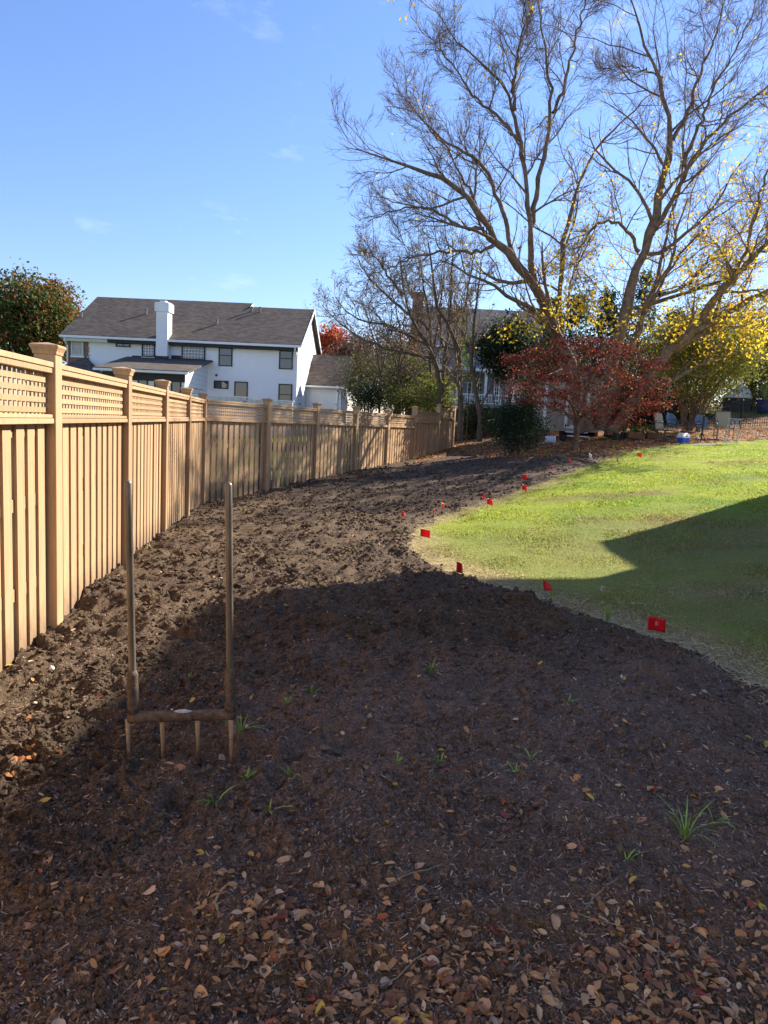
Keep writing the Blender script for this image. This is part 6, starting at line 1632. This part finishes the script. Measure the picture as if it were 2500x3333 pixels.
named = [(612,1895,.066,'tan'),(322,1968,.062,'pale'),(933,1973,.055,'yellow'),(1089,1770,.056,'tan'),(795,1582,.07,'tan'),(1160,2030,.06,'yellow'),(595,1985,.055,'pale'),(490,1925,.065,'tan'),
         (1405,1895,.045,'yellow'),(355,2105,.062,'orange'),(1010,2020,.05,'orange'),(1345,1590,.045,'tan'),(1110,1580,.05,'pale'),(1230,1865,.05,'tan'),(1262,1750,.05,'orange'),(1005,1705,.055,'orange'),
         (962,1700,.045,'red'),(540,2110,.05,'tan'),(1240,1730,.05,'orange'),(1405,1735,.06,'tan'),(1480,1870,.055,'tan'),(1510,2040,.05,'orange'),(1070,2050,.06,'red'),(680,1610,.05,'pale'),(1045,1545,.035,'tan'),
         (852,1530,.035,'yellow'),(700,1955,.05,'red'),(1420,2010,.055,'tan'),(230,1600,.035,'orange'),(765,1860,.045,'orange'),(955,1850,.04,'tan'),(1410,1735,.04,'red'),(1575,1640,.04,'yellow'),(1320,1410,.05,'yellow'),(1090,1795,.05,'red'),(370,1260,.06,'red')]
cnt = 0
for x_, y_, s_, c_ in named:
    p = gd(x_, y_); put_leaf(p[0], p[1], s_, c_); cnt += 1
while cnt < 300:
    y_ = 1.5 * (3.6 / 1.5) ** random.random(); x_ = random.uniform(-.62, .66) * (y_ + .35)
    dens = float(sstep(2.45, 1.75, y_ + .3 * fbm(np.array([x_ * 2.2]), np.array([y_ * 2.2]), 121, 3)[0])) * (.12 + .88 * float(sstep(-.75, -.2, x_)))
    dens = max(dens, .05 if y_ > 2.2 else .06)
    if random.random() > dens: continue
    put_leaf(x_, y_, random.uniform(.026, .058), random.choices(['tan', 'brown', 'orange', 'yellow', 'red', 'pale'], [.36, .30, .11, .05, .06, .12])[0]); cnt += 1
# ---- weeds
M['weed'] = simple('fresh_green_blade', (.20, .33, .05), .5, .3, 20, bstr=0)
M['weed_pale'] = simple('yellowing_blade', (.30, .30, .07), .5, .3, 20, bstr=0)
def weed(px, py, n, h, label, mat='weed', flat=.95):
    n = int(n * 1.5)
    p = gd(px, py); b = np.array([p[0], p[1], float(surf(p[0], p[1])) - .005])
    t = thing('weed_clump', label, 'weed', b, 0, 'grass weeds sprouting in the dug bed')
    for k in range(n):
        a = random.uniform(0, 6.28); L = h * random.uniform(.5, 1.1); f = random.uniform(.35, 1.15) * flat; w_ = random.uniform(.0025, .0045)
        d = np.array([math.cos(a), math.sin(a), 0]); s_ = np.array([-d[1], d[0], 0]) * w_
        o0 = d * random.uniform(0, .015)
        pts = [o0 + d * (L * f * q ** 1.5) + ZZ * (L * (q - .55 * f * q * q)) for q in (0, .3, .6, .85, 1)]
        V = []; ws = (.6, 1, .9, .55, .03)
        for q, wk in zip(pts, ws): V += [q - s_ * wk + ZZ * .0008, q, q + s_ * wk + ZZ * .0008]
        Q = []
        for j in range(4):
            for i in range(2): Q.append((j*3+i, j*3+i+1, j*3+3+i+1, j*3+3+i))
        MB().add(V, Q).build('blade', M[mat], t, True, local=True)
for a in [(1475, 1845, 9, .20, 'tall green weed with arching blades at lower right of the bed'), (1540, 1815, 5, .12, 'small leafy weed right beside the tall one at lower right'), (520, 1630, 10, .14, 'bushy green weed to the right of the broadfork tines'),
          (462, 1588, 6, .08, 'bright green weed just behind the right fork tine'), (625, 1705, 7, .09, 'green weed tuft right of the broadfork, lower one'), (465, 1770, 7, .10, 'flattened green weed below the broadfork'), (530, 1715, 6, .08, 'pale weed tuft below the broadfork tines'),
          (930, 1475, 9, .13, 'green weed tuft in the middle of the shaded soil'), (1145, 1665, 6, .09, 'sparse weed sprig right of centre'), (672, 1520, 4, .10, 'lone upright weed blade right of the fork handle'), (405, 1488, 4, .06, 'small leafy weed between the fork handles'),
          (620, 1545, 7, .08, 'weed tuft just right of the fork crossbar'), (1110, 1700, 5, .07, 'short weed sprig below centre'), (948, 1680, 4, .07, 'tiny weed in the mulch near the centre'), (1350, 1890, 4, .07, 'bluish weed lying left of the tall weed'),
          (412, 1345, 5, .09, 'weed blade in sunlit soil behind the fork'), (1225, 1550, 5, .08, 'weed sprig in the mulch at right'), (855, 1690, 5, .06, 'small weed below the bushy one')]:
    weed(*a)
weed(325, 1203, 9, .16, 'yellowing grass tuft at the foot of the fence', 'weed_pale'); weed(1312, 1345, 12, .22, 'tall grass tuft at the corner of the lawn edge', 'weed', .25); weed(1190, 1290, 7, .16, 'lit grass tuft under the red flag', 'weed_pale', .3); weed(580, 1790, 6, .10, 'dry yellow weed left of centre', 'weed_pale')
# ---- dandelion clock
dp = on_ground(2005, 1955); hd = np.array([at(1960, 1914, dp[1] + .02)[0], dp[1] + .02, at(1960, 1914, dp[1] + .02)[2]])
t = thing('dandelion', 'white dandelion seed head on a bent stem in the shaded lawn', 'dandelion', v3(dp, surf(dp[0], dp[1])))
MB().tube(arc(v3(dp, surf(dp[0], dp[1])), (dp + hd) / 2 + np.array([.0, 0, .05]), hd), .0025, 6).build('stem', M['weed_pale'], t)
d_ = rng.normal(size=(260, 3)); d_ /= np.linalg.norm(d_, axis=1, keepdims=True); m = MB()
for q in d_:
    s_ = np.cross(q, [.3, .5, .8]); s_ /= np.linalg.norm(s_); m.add([hd + q * .003, hd + q * .02 + s_ * .0035, hd + q * .022 - s_ * .0035], (), [(0, 1, 2)])
m.build('seed_head', M['white_plastic'], t)
# ---- dry stems, sticks, stone, rotten wood
M['straw'] = simple('dry_straw', (.26, .21, .13), .7, .3, 30, bstr=0)
for (x0, y0, x1, y1, lb) in [(730, 2205, 970, 2080, 'long pale dry stem slanting across the bottom centre'), (1240, 2010, 1390, 2045, 'dry stem lying in the litter below the weeds'), (1255, 2003, 1330, 1945, 'forked dry stem pointing up to the right'), (1418, 2050, 1421, 2150, 'straight pale stem at lower right'),
                             (465, 2030, 470, 1985, 'short splinter of wood standing in the leaf litter'), (850, 1935, 950, 1905, 'thin dark twig above the leaf litter'), (1015, 1625, 1020, 1560, 'thin straw stem upright near the centre'), (800, 1460, 860, 1440, 'short straw on shaded soil behind the fork'), (1500, 1440, 1560, 1460, 'straw lying at the lawn edge'), (1280, 1695, 1350, 1740, 'dry stalk right of centre')]:
    a_, b_ = gd(x0, y0), gd(x1, y1); P = []
    for k in np.linspace(0, 1, 7):
        q = a_ * (1 - k) + b_ * k + np.array([random.gauss(0, .003), random.gauss(0, .003), 0]); P.append((q[0], q[1], float(surf(q[0], q[1])) + .012))
    big = lb.startswith('short splinter')
    tag(MB().tube(P, [.0045 if big else .0020] * 6 + [.001], 6).build('dry_stem', M['straw']), lb, 'stem', 'dry stems on the soil')
sp_ = gd(112, 1483); V, Fc = blobs(np.array([sp_[0]]), np.array([sp_[1]]), np.array([float(surf(sp_[0], sp_[1])) + .012]), np.array([.022]), .7, .2)
M['white_stone_small'] = simple('white_pebble', (.68, .62, .52), .7, .15, 40, bstr=.3)
tag(np_obj('pebble', V, Fc, M['white_stone_small'], None, None, True), 'white stone on the sunlit soil left of the broadfork', 'stone')
M['rot'] = simple('rotten_orange_wood', (.36, .15, .055), .9, .45, 40, bstr=.9, bdist=.01)
for k, (x_, y_, s_, lb) in enumerate([(35, 1680, .05, 'largest chunk of orange rotten wood at the left edge'), (62, 1655, .03, 'orange splinter leaning off the rotten wood'), (18, 1705, .035, 'lower fragment of orange rotten wood at the left edge'), (60, 1590, .03, 'ochre clod on the sunlit soil at the left edge')]):
    q = gd(x_, y_); V, Fc = blobs(np.array([q[0] + .02 * j * (k < 3) for j in range(4)]), np.array([q[1] + .015 * j for j in range(4)]), np.array([float(surf(q[0], q[1])) + s_ * .3] * 4), s_ * np.array([.6, .5, .4, .35]), .55, .45)
    tag(np_obj('rotten_wood', V, Fc, M['rot']), lb, 'wood', 'rotten wood bits at the left edge')
print('objects', len(bpy.data.objects))
